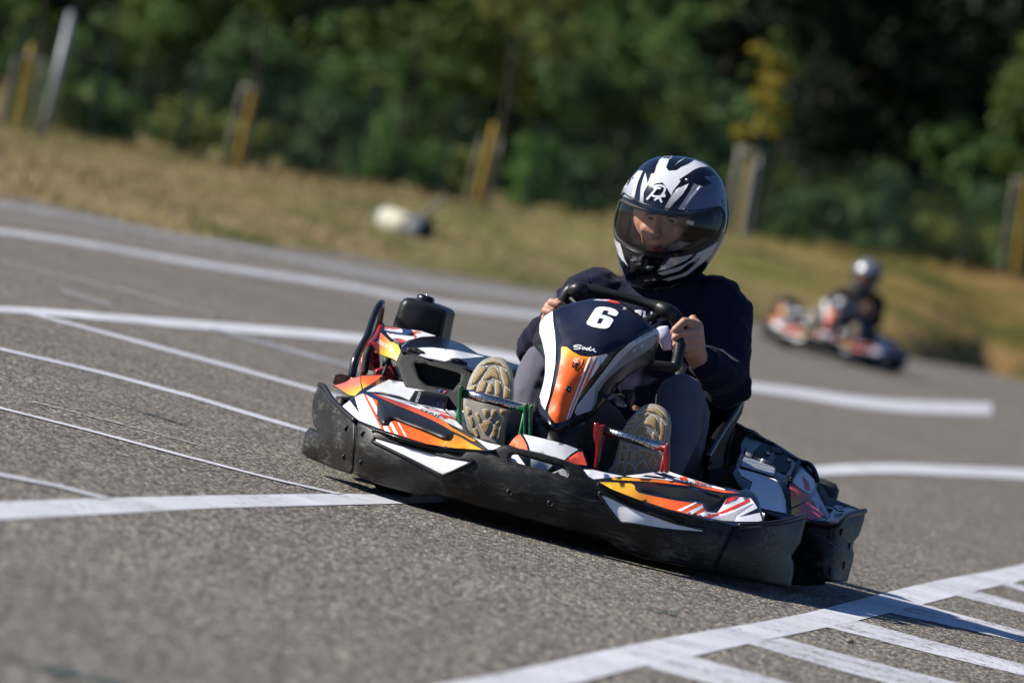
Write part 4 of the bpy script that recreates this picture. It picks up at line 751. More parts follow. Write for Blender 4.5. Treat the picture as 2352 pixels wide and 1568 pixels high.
for x, y in ((1140, 572), (1525, 668)):
    q = np.array(D2((x, y), (x-70, y-12), (x+85, y+22))); p = KA(q, Ct(q)-.006); b = MB(); b.tube([Vector(p[1]), Vector(p[0]), Vector(p[2])], [.006, .012, .005], 10, sub=5); b.build('clip', M['deep_black'], con)
Ch = Surf((2, 860, 350, 1.06), (2, 840, 395, 1.0), (2, 1020, 510, .93), (2, 1330, 430, 1.16), (2, 1080, 470, 1.0), (2, 1100, 370, 1.14), (2, 950, 360, 1.09))
hood = panel('engine_hood', D2((858, 347), (900, 343), (960, 353), (1200, 388), (1340, 430), (1425, 452), (1300, 450), (1200, 448), (1085, 476), (1020, 515), (925, 465), (843, 395)), Ch, GB, con, thick=.02, rnd=3, bulge=.006)
decal(D2((865, 378), (875, 362), (960, 357), (1200, 391), (1330, 432), (1200, 440), (1085, 470), (1025, 498), (930, 452)), Ch, hood, WHITE)
decal(D2((866, 374), (872, 352), (940, 355), (1025, 366), (950, 372), (900, 366)), Ch, hood, PINK, -.006); decal(D2((940, 402), (902, 410), (912, 424)), Ch, hood, PINK, -.006); decal(D2((1070, 420), (1110, 400), (1150, 388), (1206, 400), (1150, 408), (1140, 420), (1160, 440), (1140, 452), (1125, 430)), Ch, hood, (.62, .12, .04), -.006); decal(D2((945, 452), (1010, 456), (1060, 472), (1025, 498)), Ch, hood, (.66, .08, .045), -.006)
Cb = Surf((2, 840, 400, .99), (2, 1010, 520, .92), (2, 785, 580, .97), (2, 970, 655, .89), (2, 900, 550, .92))
fb = panel('engine_hood_front', D2((838, 392), (855, 400), (925, 462), (1012, 515), (1020, 572), (976, 662), (955, 655), (940, 640), (790, 588), (776, 570), (815, 460)), Cb, GB, con, thick=.02, rnd=3, bulge=.006)
decal(D2((834, 404), (905, 468), (925, 488), (945, 488), (990, 510), (1014, 568), (975, 658), (957, 640), (940, 634), (785, 580)), Cb, fb, grad(*P(2, (820, 480), (985, 600)), ORANGE, (.87, .20, .025), (.90, .55, .06), (.88, .62, .08)))
lettering('SODIKART.COM', *P(12, (580, 985), (880, 1185)), (2.2, -9), Cb, fb, (.82, .74, .70), -.009)
tank = panel('fuel_tank', P(12, (850, 700), (940, 420), (990, 268), (1055, 195), (1130, 177), (1300, 212), (1550, 282), (1720, 345), (1800, 390), (1830, 445), (1822, 520), (1775, 740), (1735, 960), (1600, 960), (1300, 900), (830, 820)), Surf((12, 850, 700, 1.2), (12, 1000, 250, 1.2), (12, 1800, 400, 1.215), (12, 1300, 600, 1.19), (12, 1730, 950, 1.21)), CP, kart, thick=.16, rnd=13, bulge=.03, h=8)
b = MB(); b.lathe([(.022, -.012), (.0245, -.006), (.0245, .006), (.019, .011), (.008, .012)], k(12, 1445, 218, 1.27), (.06, .0, 1), 20); b.lathe([(.018, -.025), (.018, -.01)], k(12, 1445, 238, 1.27), (.06, 0, 1)); b.build('filler_cap', M['gloss_black'], tank)
b = MB(); b.tube([k(12, 1462, 190, 1.265), k(12, 1470, 115, 1.265)], .0025, 8); b.build('vent_pin', M['steel'], tank)
b = MB(); b.tube([k(12, 120, 1600, .88), k(12, 185, 1300, .90), k(12, 300, 1060, .93), k(12, 400, 860, .96), k(12, 470, 640, 1.0), k(12, 555, 420, 1.03), k(12, 640, 280, 1.07), k(12, 668, 300, 1.2), k(12, 640, 500, 1.27), k(12, 590, 700, 1.3), k(12, 480, 960, 1.3)], [.0115, .0115, .0105, .0095, .009, .0088, .0085, .0085, .0085, .0085, .0085], 14, sub=6); b.build('roll_hoop', M['black_tube'], kart)
b = MB(); b.tube([k(12, 425, 1075, 1.0), k(12, 390, 1200, .99), k(12, 365, 1380, .985), k(12, 350, 1530, .98)], [.007, .0105, .0112, .009], 14); b.build('hoop_pad', M['rubber'], kart)
b = MB(); b.tube([k(12, 660, 680, 1.3), k(12, 560, 900, 1.2), k(12, 400, 1080, 1.05), k(12, 330, 1300, 1.02), k(12, 330, 1560, 1.0)], .009, 10); b.tube([k(12, 480, 1050, 1.1), k(12, 500, 1400, 1.05)], .02, 10); b.build('red_frame_tube', M['dark_red'], kart)
panel('engine_shroud', P(12, (500, 1480), (560, 1440), (720, 1420), (850, 1400), (900, 1420), (980, 1590), (960, 1680), (520, 1680)), Flat(1.0), M['dark_red'], kart, thick=.2, rnd=8, bulge=.03)
b = MB(); b.tube([k(12, 690, 1560, .96), k(12, 740, 1420, .98), k(12, 800, 1360, 1.0), k(12, 830, 1380, 1.02)], .005, 8); b.tube([k(12, 760, 1250, 1.05), k(12, 740, 1420, 1.05)], .012, 8); b.build('engine_lever', M['deep_black'], kart)
# left side pod
SP = Surf((13, 20, 185, .66), (13, 300, 60, .80), (13, 890, 0, .82), (13, 400, 375, .52), (13, 545, 245, .60), (13, 130, 250, .60), (13, 600, 290, .56), (13, 1010, 80, .80), (13, 1785, 265, .72), (13, 1360, 470, .50), (13, 1000, 350, .54), (13, 2060, 370, .66), (13, 1990, 610, .48))
sp = panel('side_pod', D13((-10, 190), (100, 115), (300, 52), (500, 5), (900, -12), (900, 30), (860, 75), (940, 95), (1015, 70), (1250, 115), (1500, 175), (1790, 262), (1900, 325), (2065, 368), (2000, 640), (1800, 640), (1470, 580), (1200, 480), (800, 360), (560, 340), (400, 400), (270, 365), (120, 255)), SP, GB, kart, thick=.02, rnd=3, bulge=.006, h=8)
gp = grad(*P(13, (300, 80), (370, 370)), PINK, (.80, .19, .12), (.85, .40, .06), (.86, .58, .05))
decal(D13((25, 182), (130, 135), (300, 65), (498, 20), (500, 130), (522, 255), (400, 372), (285, 352), (130, 248)), SP, sp, gp); decal(D13((15, 175), (130, 108), (260, 72), (130, 140)), SP, sp, WHITE, -.006)
decal(D13((518, 15), (890, 0), (800, 88), (640, 188), (548, 242), (515, 130)), SP, sp, grad(*P(13, (700, 0), (560, 230)), (.80, .10, .03), ORANGE, (.87, .42, .03)))
decal(D13((602, 290), (800, 180), (1010, 80), (1250, 120), (1500, 180), (1785, 265), (1740, 283), (1480, 275), (1362, 468), (1200, 410), (1000, 350), (750, 298)), SP, sp, LGREY); lettering('SODIKART', *D13((1545, 290), (1465, 505)), (6, 2.5), SP, sp, (.6, .6, .62), -.009)
for x, y, c_ in ((1938, 285, (.03, .06, .5)), (2025, 310, (.55, .06, .06))):
    b = MB(); b.ball(k(13, x, y, .62), .0045, 8, 6); b.build('cable_end', mat('cable_%d' % x, c_, .4), sp)

# driver's left: side pod, radiator grille, fittings
SQ = Surf((18, 1230, 1345, .80), (18, 1700, 1400, .88), (18, 780, 1250, .76), (18, 480, 690, .95), (18, 580, 140, 1.3), (18, 1000, 370, 1.35), (18, 1330, 580, 1.22), (18, 1600, 850, 1.15), (18, 1050, 860, .94), (18, 1210, 900, .93), (18, 1450, 1000, .98), (18, 640, 1010, .82), (18, 800, 600, 1.08), (18, 1590, 1000, 1.1), (18, 1790, 1370, 1.02))
D18 = lambda *p: P(18, *p)
sq = panel('side_pod', D18((380, 770), (430, 640), (500, 480), (512, 340), (560, 240), (575, 135), (610, 130), (700, 190), (830, 280), (1000, 368), (1200, 475), (1330, 575), (1480, 625), (1560, 720), (1603, 850), (1592, 1000), (1680, 1180), (1795, 1372), (1700, 1430), (1500, 1450), (1300, 1460), (1100, 1420), (780, 1300), (620, 1010), (560, 1030), (470, 930)), SQ, GB, kart, thick=.02, rnd=4, bulge=.008, h=8)
decal(D18((465, 702), (490, 688), (740, 750), (1000, 840), (1050, 885), (1100, 990), (1150, 1150), (1160, 1328), (980, 1290), (790, 1250), (760, 1130), (720, 1050), (635, 1005), (678, 880), (520, 790)), SQ, sq, WHITE)
decal(D18((1050, 885), (1090, 960), (1150, 1150), (1160, 1328), (1130, 1320), (1120, 1150)), SQ, sq, LGREY, -.006); lettering('TCI', *D18((570, 990), (600, 880)), (6, 1), SQ, sq, (.35, .37, .42), -.007)
gq = grad(*P(18, (1240, 1240), (1330, 1000)), (.62, .44, .08), (.60, .20, .10), (.58, .10, .12))
decal(D18((1200, 895), (1330, 960), (1450, 1058), (1500, 1062), (1470, 1110), (1360, 1185), (1232, 1245), (1218, 1060)), SQ, sq, gq); decal(D18((1235, 868), (1380, 680), (1470, 760), (1562, 855), (1562, 950), (1500, 1040), (1420, 1015), (1300, 930)), SQ, sq, (.62, .64, .68)); decal(D18((1395, 790), (1480, 890), (1505, 1010), (1425, 985), (1405, 880)), SQ, sq, (.58, .10, .12), -.006)
decal(D18((1232, 1268), (1380, 1200), (1510, 1110), (1600, 1045), (1680, 1200), (1772, 1380), (1500, 1415), (1330, 1378), (1228, 1340)), SQ, sq, grad(*P(18, (1235, 1310), (1450, 1290)), (.66, .50, .07), (.60, .22, .10), (.56, .10, .13))); decal(D18((1515, 1110), (1592, 1040), (1640, 1130), (1780, 1370), (1735, 1392), (1640, 1180), (1620, 1300)), SQ, sq, (.5, .52, .6), -.006)
b = MB(); b.tube([k(18, 1210, 870, .92), k(18, 1340, 590, 1.18)], .006, 8); b.build('trim_strip', M['deep_black'], sq)
panel('fitting_well', D18((640, 500), (700, 430), (810, 330), (940, 385), (1110, 425), (1225, 560), (1232, 650), (1150, 755), (1000, 690)), lambda p: SQ(p)-.012, M['deep_black'], sq, thick=.004)
panel('grille', D18((560, 522), (700, 560), (985, 670), (1002, 700), (985, 792), (950, 790), (515, 655), (515, 630)), lambda p: SQ(p)-.03, M['perforated'], sq, thick=.02, rnd=2.5, bulge=.006)
panel('bracket', D18((840, 590), (900, 520), (960, 440), (1010, 500), (985, 590), (950, 640)), lambda p: SQ(p)-.03, M['clean_plastic'], sq, thick=.015, rnd=2)
panel('bracket', D18((570, 400), (690, 470), (660, 540), (580, 500)), lambda p: SQ(p)-.025, mat('bracket_grey', (.2, .2, .21), .5), sq, thick=.01, rnd=2)  # mid grey bracket
panel('latch', D18((940, 365), (1115, 400), (1100, 490), (935, 450)), lambda p: SQ(p)-.03, M['deep_black'], sq, thick=.03, rnd=2)
panel('reflector', D18((1165, 770), (1215, 715), (1240, 740), (1205, 800)), lambda p: SQ(p)-.02, mat('reflector_red', (.55, .05, .05), .3), sq, thick=.004)
for x, y in ((885, 470), (832, 575), (1195, 570)):
    b = MB(); q = np.array(D18((x, y))); b.ball(Vector(KA(q, SQ(q)-.03)[0]), (.008, .006, .006)); b.build('bolt', M['steel'], sq)
b = MB(); b.tube([k(18, 585, 140, 1.28), k(18, 700, 185, 1.3), k(18, 830, 278, 1.33), k(18, 1000, 365, 1.34), k(18, 1330, 572, 1.22), k(18, 1480, 622, 1.2), k(18, 1560, 720, 1.17), k(18, 1605, 860, 1.14)], .007, 8); b.build('pod_edge', M['gloss_black'], sq)
panel('pod_inner', D18((360, 30), (470, 68), (590, 130), (600, 250), (560, 480), (480, 700), (500, 900), (560, 1040), (60, 960), (60, 700), (220, 520), (300, 250)), Flat(1.28), M['deep_black'], sq, thick=.02)
panel('pod_inner', D18((60, 700), (440, 640), (520, 900), (600, 1060), (60, 1000)), Flat(.95), M['deep_black'], sq, thick=.02)
b = MB(); b.tube([k(18, 365, 35, 1.27), k(18, 470, 72, 1.27), k(18, 585, 140, 1.275)], .006, 8); b.build('pod_edge', M['gloss_black'], sq)
# side bumper on the driver's left
SS = Surf((5, 1320, 900, .80), (5, 1320, 1430, .80), (5, 1500, 935, .80), (5, 1500, 1430, .78), (5, 1580, 920, .80), (5, 1560, 1420, .80), (5, 1700, 850, .95), (5, 1790, 825, 1.1), (5, 1690, 1130, .95), (5, 1640, 1410, .92), (5, 1735, 1030, 1.0), (5, 1620, 1150, .84), (5, 1200, 1200, .84))
sbp = panel('side_bumper', P(5, (1060, 960), (1306, 905), (1400, 925), (1550, 930), (1600, 905), (1640, 862), (1700, 845), (1795, 822), (1785, 900), (1740, 1032), (1700, 1080), (1688, 1130), (1700, 1180), (1690, 1250), (1645, 1410), (1460, 1415), (1450, 1440), (1290, 1445), (1060, 1430)), SS, BP, kart, thick=.03, rnd=7, bulge=.014, h=8)
b = MB(); b.tube([Vector(v) for v in KA(np.array(P(5, (1300, 905), (1400, 925), (1550, 930), (1600, 905), (1640, 862), (1700, 845), (1795, 822))), np.array([.80, .79, .79, .80, .86, .95, 1.1]))], .008, 8); b.build('bumper_lip', CP, sbp)
for x, y in ((1505, 1030), (1600, 1000), (1412, 1360), (1510, 1330), (1665, 1120), (1620, 1275)):
    b = MB(); q = np.array(P(5, (x, y))); p = Vector(KA(q, SS(q)-.002)[0]); b.ball(p, (.004, .006, .011), 10, 8); b.build('fixing_slot', M['deep_black'], sbp)
panel('side_bumper_top', D18((1430, 1440), (1700, 1425), (1790, 1375), (1720, 1225), (1900, 1270), (2040, 1240), (2280, 1305), (2220, 1330), (1990, 1340), (1920, 1400), (1860, 1485), (1650, 1500), (1430, 1495)), Surf((18, 1430, 1490, .80), (18, 1850, 1480, .82), (18, 2280, 1305, 1.1), (18, 1720, 1225, 1.15), (18, 1790, 1375, .98), (18, 2040, 1240, 1.2)), GB, sbp, thick=.01, h=8)
panel('rear_mudguard', D18((1600, 915), (1660, 950), (1700, 1010), (1740, 1085), (1890, 1150), (2100, 1232), (2275, 1305), (2000, 1320), (1740, 1240), (1640, 1080)), Surf((18, 1600, 915, 1.3), (18, 2270, 1305, 1.15), (18, 1740, 1085, 1.35), (18, 1740, 1240, 1.2)), M['deep_black'], kart, thick=.04, rnd=3)
b = MB(); b.lathe([(.004, -.004), (.014, -.003), (.015, .002), (.009, .005), (.003, .006)], k(18, 1915, 1262, 1.08), (.1, -.3, 1), 16); b.build('wing_nut', M['chrome'], kart)
# side bumper on the driver's right (mostly hidden), rear bumper, frame, floor, wheels, seat, engine
panel('side_bumper_lip', D2((405, 855), (428, 782), (470, 772), (560, 790), (520, 835), (440, 880)), Surf((2, 415, 860, .66), (2, 470, 775, .74), (2, 560, 800, .80)), BP, kart, thick=.02, rnd=3, bulge=.006, h=5)
def band(name, path, z0, z1, m, parent, th=.02):
    b = MB(); pts = []
    for i, p in enumerate(path): pts += [(p[0], p[1], z0), (p[0], p[1], (z0+z1)/2), (p[0], p[1], z1)]
    f = []; n = len(path)
    for i in range(n-1):
        for j in range(2): f.append((i*3+j, (i+1)*3+j, (i+1)*3+j+1, i*3+j+1))
    o = mk(name, pts, f, m, parent); md = o.modifiers.new('s', 'SOLIDIFY'); md.thickness = th; md.offset = 0; return o
pL = k(2, 440, 900, .62); band('side_bumper', [(pL.x+.02, .66, 0), (pL.x-.005, .75, 0), (pL.x, .95, 0), (pL.x, 1.2, 0), (pL.x+.05, 1.42, 0)], .06, .2, BP, kart)
pRr = k(5, 1700, 1100, 1.0); band('side_bumper_rear', [(pRr.x-.10, 1.05, 0), (pRr.x-.08, 1.2, 0), (pRr.x-.10, 1.45, 0)], .06, .22, BP, kart)
band('rear_bumper', [(-.55, 1.72, 0), (-.5, 1.86, 0), (0, 1.9, 0), (.5, 1.86, 0), (.55, 1.72, 0)], .08, .22, BP, kart, .04)
b = MB(); b.box((.02, .95, .05), (.34, .62, .004)); b.build('floor_pan', M['deep_black'], kart, False)
for x_, y_, hx, hy in ((.02, .25, .38, .08), (.46, .86, .10, .4), (-.46, .86, .10, .4)):
    b = MB(); b.box((x_, y_, .058), (hx, hy, .004)); b.build('sun_block_tray', M['deep_black'], kart, False)  # added trays, out of view, stop sunlight passing under the kart
b = MB(); b.box((.51, .70, .13), (.09, .18, .004)); b.build('sun_block_shelf', M['deep_black'], kart, False)  # added shelf, hidden, keeps the sun off the side bumper
for x_ in (-.37, .40):
    b = MB(); b.box((x_, .55, .095), (.004, .38, .06)); b.build('sun_baffle', M['deep_black'], kart, False)  # added baffles behind the bumper, block light from the side
b = MB()
for sx in (-1, 1): b.tube([(.36*sx, .2, .06), (.36*sx, .6, .06), (.33*sx, 1.0, .06), (.33*sx, 1.75, .07)], .016, 10)
b.tube([(-.36, .22, .06), (.36, .22, .06)], .016, 10); b.tube([(-.33, 1.62, .07), (.33, 1.62, .07)], .016, 10); b.build('chassis_frame', M['black_tube'], kart)
b = MB(); b.tube([(-.6, 1.5, .14), (.6, 1.5, .14)], .02, 12); b.build('rear_axle', M['steel'], kart)
for x, y, r, wd in ((-.42, .50, .112, .11), (.40, .58, .112, .11), (-.55, 1.5, .14, .18), (.55, 1.5, .14, .18)):
    b = MB(); h = wd/2; b.lathe([(r*.5, -h*.9), (r*.86, -h), (r*.97, -h*.85), (r, -h*.5), (r, h*.5), (r*.97, h*.85), (r*.86, h), (r*.5, h*.9)], (x, y, r), (1, .06, 0), 32); wv = b.build('wheel', M['rubber'], kart)
    b = MB(); b.lathe([(.02, -h*.93), (r*.5, -h*.93), (r*.52, -h*.8), (r*.3, -h*.5), (r*.3, h*.5), (r*.52, h*.8), (r*.5, h*.93), (.02, h*.93)], (x, y, r), (1, .06, 0), 24); b.build('rim', M['steel'], wv)
seat = []; F = []; nu, nv = 15, 12
c0 = k(0, 1490, 1100, 1.2).x
for i in range(nv):
    t = i/(nv-1)
    if t < .45: y, z, hw, dp = .86+t/.45*.40, .10-.03*math.sin(t/.45*math.pi), .19, .10+.08*t
    else: s = (t-.45)/.55; y, z, hw, dp = 1.26+.16*s, .10+.40*s, .20-.03*s, .16-.02*s
    for j in range(nu):
        a = (j/(nu-1)-.5)*2; up_ = abs(a)**2.6
        seat.append((c0+a*hw, y-dp*up_*(1 if t >= .45 else 0), z+dp*up_*(1 if t < .45 else .15)))
F = [(i*nu+j, i*nu+j+1, (i+1)*nu+j+1, (i+1)*nu+j) for i in range(nv-1) for j in range(nu-1)]
st = mk('seat', seat, F, M['clean_plastic'], kart); md = st.modifiers.new('s', 'SOLIDIFY'); md.thickness = .012
b = MB(); b.tube([k(3, 2180, 1020, 1.2), k(3, 2140, 1090, 1.17), k(3, 2080, 1190, 1.14), k(3, 1990, 1330, 1.1), k(3, 1900, 1480, 1.04), k(3, 1850, 1580, 1.0)], [.012, .0135, .014, .0135, .013, .011], 14); b.build('seat_edge', M['black_tube'], st)
panel('seat_side', D3((2130, 1060), (2190, 1080), (2160, 1200), (2060, 1380), (2000, 1560), (2010, 1700), (1860, 1700), (1880, 1540), (1980, 1350), (2070, 1200)), Surf((3, 2130, 1060, 1.2), (3, 1880, 1540, 1.05), (3, 2000, 1560, 1.15), (3, 2160, 1200, 1.25)), M['deep_black'], st, thick=.02)
b = MB(); b.box((-.33, 1.45, .2), (.13, .14, .1)); b.tube([(-.33, 1.45, .28), (-.33, 1.45, .36)], .05, 12); b.tube([(-.2, 1.5, .2), (0, 1.7, .2), (.25, 1.75, .2)], .035, 12); b.build('engine', M['steel'], kart)
# ------------------------------------------------------------------ the driver in front
P0 = Vector((.2, 1.15, .08)); MP = MK @ Matrix.Translation(P0)
def pk(x, y, d): return K(x, y, d)-P0
def pc(c, x, y, d): return k(c, x, y, d)-P0
HC = (1420, 745)                                                   # middle of the helmet in crop 1
hd_ = [(pc(1, 1345, 640, 1.13), (.080, .095, .095)), (pc(1, 1330, 640, 1.10), .062, pc(1, 1318, 880, 1.085), .050), (pc(1, 1318, 880, 1.085), .047, pc(1, 1290, 1010, 1.062), .026), (pc(1, 1225, 800, 1.07), .026, pc(1, 1250, 900, 1.065), .020), (pc(1, 1440, 810, 1.07), .028, pc(1, 1390, 910, 1.065), .020),
       (pc(1, 1205, 655, 1.056), .015, pc(1, 1435, 690, 1.056), .016), (pc(1, 1312, 700, 1.040), .0085, pc(1, 1298, 848, 1.006), .0115), (pc(1, 1268, 868, 1.022), .0085, pc(1, 1330, 872, 1.022), .0085), (pc(1, 1235, 960, 1.036), .006, pc(1, 1330, 968, 1.034), .006), (pc(1, 1240, 985, 1.036), .007, pc(1, 1325, 990, 1.034), .007), (pc(1, 1285, 1060, 1.045), .02, pc(1, 1290, 1040, 1.05), .02)]
neck = [(pc(1, 1380, 900, 1.15), .050, pk(1525, 690, 1.2), .050)]
shL, elL, wrL = pk(1345, 680, 1.2), pk(1232, 800, 1.06), pk(1270, 735, .94)
shR, elR, wrR = pk(1655, 728, 1.21), pk(1668, 858, 1.1), pc(17, 930, 960, .955)
torso = [(pk(1510, 760, 1.22), .12, pk(1450, 1010, 1.16), .12), (pk(1400, 710, 1.21), .07, pk(1630, 740, 1.21), .07)]
arms = [(shL, .052, elL, .042), (elL, .042, wrL, .028), (shR, .06, elR, .048), (elR, .046, wrR, .030)]
def q17(x, y, d): return pc(17, x, y, d)
handR = [(wrR, .030, q17(850, 800, .915), .030), (q17(870, 420, .90), .022, q17(880, 800, .915), .027), (q17(800, 480, .895), .022, q17(780, 760, .90), .025),
         (q17(840, 360, .89), .0125, q17(690, 335, .866), .0118), (q17(690, 335, .866), .0112, q17(545, 465, .855), .0098), (q17(545, 465, .855), .0095, q17(520, 500, .885), .0088),
         (q17(890, 500, .885), .0125, q17(690, 520, .862), .0115), (q17(690, 520, .862), .0112, q17(545, 585, .853), .0098), (q17(545, 585, .853), .0095, q17(540, 600, .885), .0088),
         (q17(900, 610, .885), .012, q17(700, 635, .864), .0110), (q17(700, 635, .864), .0108, q17(555, 695, .855), .0095), (q17(555, 695, .855), .0092, q17(555, 700, .885), .0085),
         (q17(880, 740, .89), .0112, q17(700, 765, .868), .0102), (q17(700, 765, .868), .010, q17(560, 800, .86), .0090), (q17(560, 800, .86), .0088, q17(570, 800, .885), .0080),
         (q17(830, 300, .91), .013, q17(930, 440, .925), .013), (q17(930, 440, .93), .013, q17(820, 330, .93), .0115), (q17(820, 330, .93), .011, q17(690, 400, .935), .0095)]
def q11(x, y, d): return pc(11, x, y, d)
handL = [(wrL, .028, q11(330, 560, .93), .027), (q11(330, 330, .915), .022, q11(330, 560, .925), .025),
         (q11(420, 260, .90), .013, q11(340, 225, .885), .0125), (q11(340, 225, .885), .0125, q11(470, 250, .875), .011), (q11(470, 250, .875), .0105, q11(560, 290, .885), .0095), (q11(560, 290, .885), .009, q11(560, 300, .91), .0085),
         (q11(330, 340, .90), .012, q11(235, 365, .878), .0115), (q11(235, 365, .878), .0112, q11(330, 400, .868), .0098), (q11(330, 400, .868), .0095, q11(440, 400, .89), .0085),
         (q11(320, 460, .905), .0115, q11(215, 495, .885), .0108), (q11(215, 495, .885), .0105, q11(300, 530, .872), .0092), (q11(300, 530, .872), .009, q11(420, 520, .89), .008),
         (q11(330, 560, .91), .0105, q11(220, 590, .89), .0098), (q11(220, 590, .89), .0095, q11(300, 620, .878), .0085), (q11(300, 620, .878), .008, q11(400, 600, .89), .0075),
         (q11(400, 330, .93), .013, q11(440, 215, .92), .012), (q11(440, 215, .92), .0115, q11(520, 200, .91), .010)]
hipL, knL, anL = pk(1390, 1030, 1.12), pk(1252, 838, .74), pk(1186, 990, .44)
hipR, knR, anR = pk(1530, 1060, 1.12), pk(1562, 912, .74), pk(1525, 1075, .53)
legs = [(hipL, .065, knL, .040), (knL, .040, anL, .030), (hipR, .065, knR, .042), (knR, .042, anR, .030), (hipL, .08, hipR, .08), (pk(1450, 1010, 1.16), .12, hipL, .08)]
feet = [(anL, .034, pk(1190, 1030, .40), .032), (anR, .034, pk(1500, 1080, .49), .032)]
def tree_top(o, M0): o.matrix_world = M0; return o
person = blob('person', hd_+neck+torso+arms+handR+handL+legs+feet, .0034, M['skin'], None, 3); person.matrix_world = MP; OFF['person'] = Vector((0, 0, 0))
tag(person, 'driver in a dark navy sweatshirt and grey trousers steering the kart numbered 6', 'person', 'people driving karts')
def pmk_surf(fn): return fn
OFF[person.name] = P0              # children measured in the kart's frame
# eyes, brows, lips
for x, y in ((1242, 702), (1425, 728)):
    b = MB(); b.ball(k(1, x, y, 1.0505), (.0100, .009, .0050)); ey = b.build('eye', M['eye_white_shaded'], person)
    b = MB(); b.ball(k(1, x-4, y-2, 1.0412), (.0085, .003, .0036)); b.build('eye_shade_oval', M['eye_shade_oval'], ey)  # wide dark oval stands in for the shadowed eye
    b = MB(); b.tube([k(1, x-45, y-30, 1.042), k(1, x-5, y-44, 1.036), k(1, x+50, y-30, 1.04)], [.0015, .0026, .0015], 8); b.build('eyebrow', M['hair'], person)
b = MB(); b.tube([k(1, 1222, 968, 1.034), k(1, 1262, 960, 1.027), k(1, 1285, 964, 1.026), k(1, 1310, 962, 1.027), k(1, 1345, 972, 1.034)], [.002, .0042, .0036, .0042, .002], 8); b.tube([k(1, 1225, 974, 1.034), k(1, 1285, 990, 1.027), k(1, 1340, 978, 1.034)], [.002, .005, .002], 8); b.build('lips', M['lip'], person)
# sweatshirt
P0s = P0
def w(lst): return [tuple((v+P0 if isinstance(v, Vector) else v) for v in c) for c in lst]
sw_c = [(pk(1535, 668, 1.19), .07, pk(1510, 700, 1.2), .09), (pk(1505, 770, 1.24), .165, pk(1455, 1000, 1.2), .155), (pk(1400, 705, 1.22), .085, pk(1640, 740, 1.22), .085), (pk(1500, 665, 1.22), .085, pk(1560, 690, 1.22), .095), (shL, .064, elL, .055), (elL, .055, pk(1250, 765, .98), .047), (pk(1375, 672, 1.2), .070, shL, .062),
        (shR+Vector((.004, 0, .01)), .079, elR, .064), (elR, .064, pk(1640, 850, 1.02), .056), (pk(1640, 850, 1.02), .056, q17(1040, 990, .97), .046), (pk(1640, 705, 1.21), .088, shR, .08), (pk(1665, 885, 1.12), .062, pk(1690, 890, 1.1), .045)]
swt = blob('sweatshirt', w(sw_c), .0055, M['navy_cloth'], person, 5, .010, 10)
cuff = MB(); cuff.tube([q17(1060, 1000, .973)+P0, q17(1000, 975, .962)+P0], [.047, .044], 20, sub=1); cuff.build('cuff', M['navy_cloth'], swt)
# helmet
sil = [(905, 800), (915, 700), (935, 600), (985, 480), (1050, 350), (1130, 250), (1220, 180), (1330, 150), (1430, 143), (1560, 152), (1700, 192), (1800, 262), (1880, 370), (1920, 500), (1937, 650), (1925, 780), (1890, 900), (1820, 1030), (1720, 1170), (1600, 1260), (1450, 1322), (1250, 1347), (1120, 1330), (1030, 1275), (970, 1175), (940, 1060), (912, 920)]
sl2 = np.array(P(1, *[tuple(x) for x in cround(np.array(sil, float), 6)])); hcp = np.array(P(1, HC)[0]); HD = 1.14
ang = np.arctan2(sl2[:, 1]-hcp[1], sl2[:, 0]-hcp[0]); rad = np.hypot(sl2[:, 1]-hcp[1], sl2[:, 0]-hcp[0]); od = np.argsort(ang); ang, rad = ang[od], rad[od]
aext, rext = np.r_[ang-2*np.pi, ang, ang+2*np.pi], np.r_[rad, rad, rad]
def hrho(p):
    p = np.asarray(p, float); v = p-hcp; return np.hypot(v[:, 0], v[:, 1])/np.interp(np.arctan2(v[:, 1], v[:, 0]), aext, rext)
def SH(p, f=.165, sc=1.): return HD-f*np.sqrt(np.clip(1-(hrho(p)/sc)**2, 0, 1))
port = np.array(P(1, (992, 545), (1060, 582), (1200, 626), (1360, 660), (1560, 672), (1700, 655), (1800, 625), (1855, 612), (1885, 660), (1878, 750), (1830, 850), (1760, 925), (1650, 985), (1500, 1022), (1350, 1030), (1200, 1008), (1080, 968), (985, 912), (938, 862), (918, 780), (935, 660), (962, 565)))
def dome(name, m, parent, f, bk, sc, cutp=None, flip=False, front=True, rear=True):
    na, nr = 176, 46; vs = []; fs = []; tt = np.linspace(-np.pi, np.pi, na, endpoint=False); r0 = np.interp(tt, aext, rext)*sc; uv = []
    for side in ((-1, f) if front else None, (1, bk) if rear else None):
        if side is None: continue
        o0 = len(vs)
        for i in range(nr+1):
            ro = math.sin(i/nr*math.pi/2) if i else 1e-4
            p = np.c_[hcp[0]+np.cos(tt)*r0*ro, hcp[1]+np.sin(tt)*r0*ro]; d = np.full(na, HD+side[0]*side[1]*math.sqrt(max(0, 1-ro*ro)))
            vs += KA(p, d).tolist(); uv += p.tolist()
        for i in range(nr):
            for j in range(na):
                q = [o0+i*na+j, o0+i*na+(j+1) % na, o0+(i+1)*na+(j+1) % na, o0+(i+1)*na+j]
                if cutp is not None and side[0] < 0 and inpoly(np.array([np.mean([uv[t] for t in q], 0)]), cutp)[0]: continue
                if (side[0] > 0) != flip: q = q[::-1]
                fs.append(q)
    return mk(name, vs, fs, m, parent)
hel = dome('helmet', M['helmet_paint'], person, .165, .165, 1., port)
dome('helmet_lining', M['deep_black'], hel, .15, .14, .94, cround(port, 1)*1.0, True)
def hdec(pts, col, off=-.002, c=1, name='decal', m='helmet_print'): return decal(P(c, *pts), SH, hel, col, off, name, 5, mat=M[m])
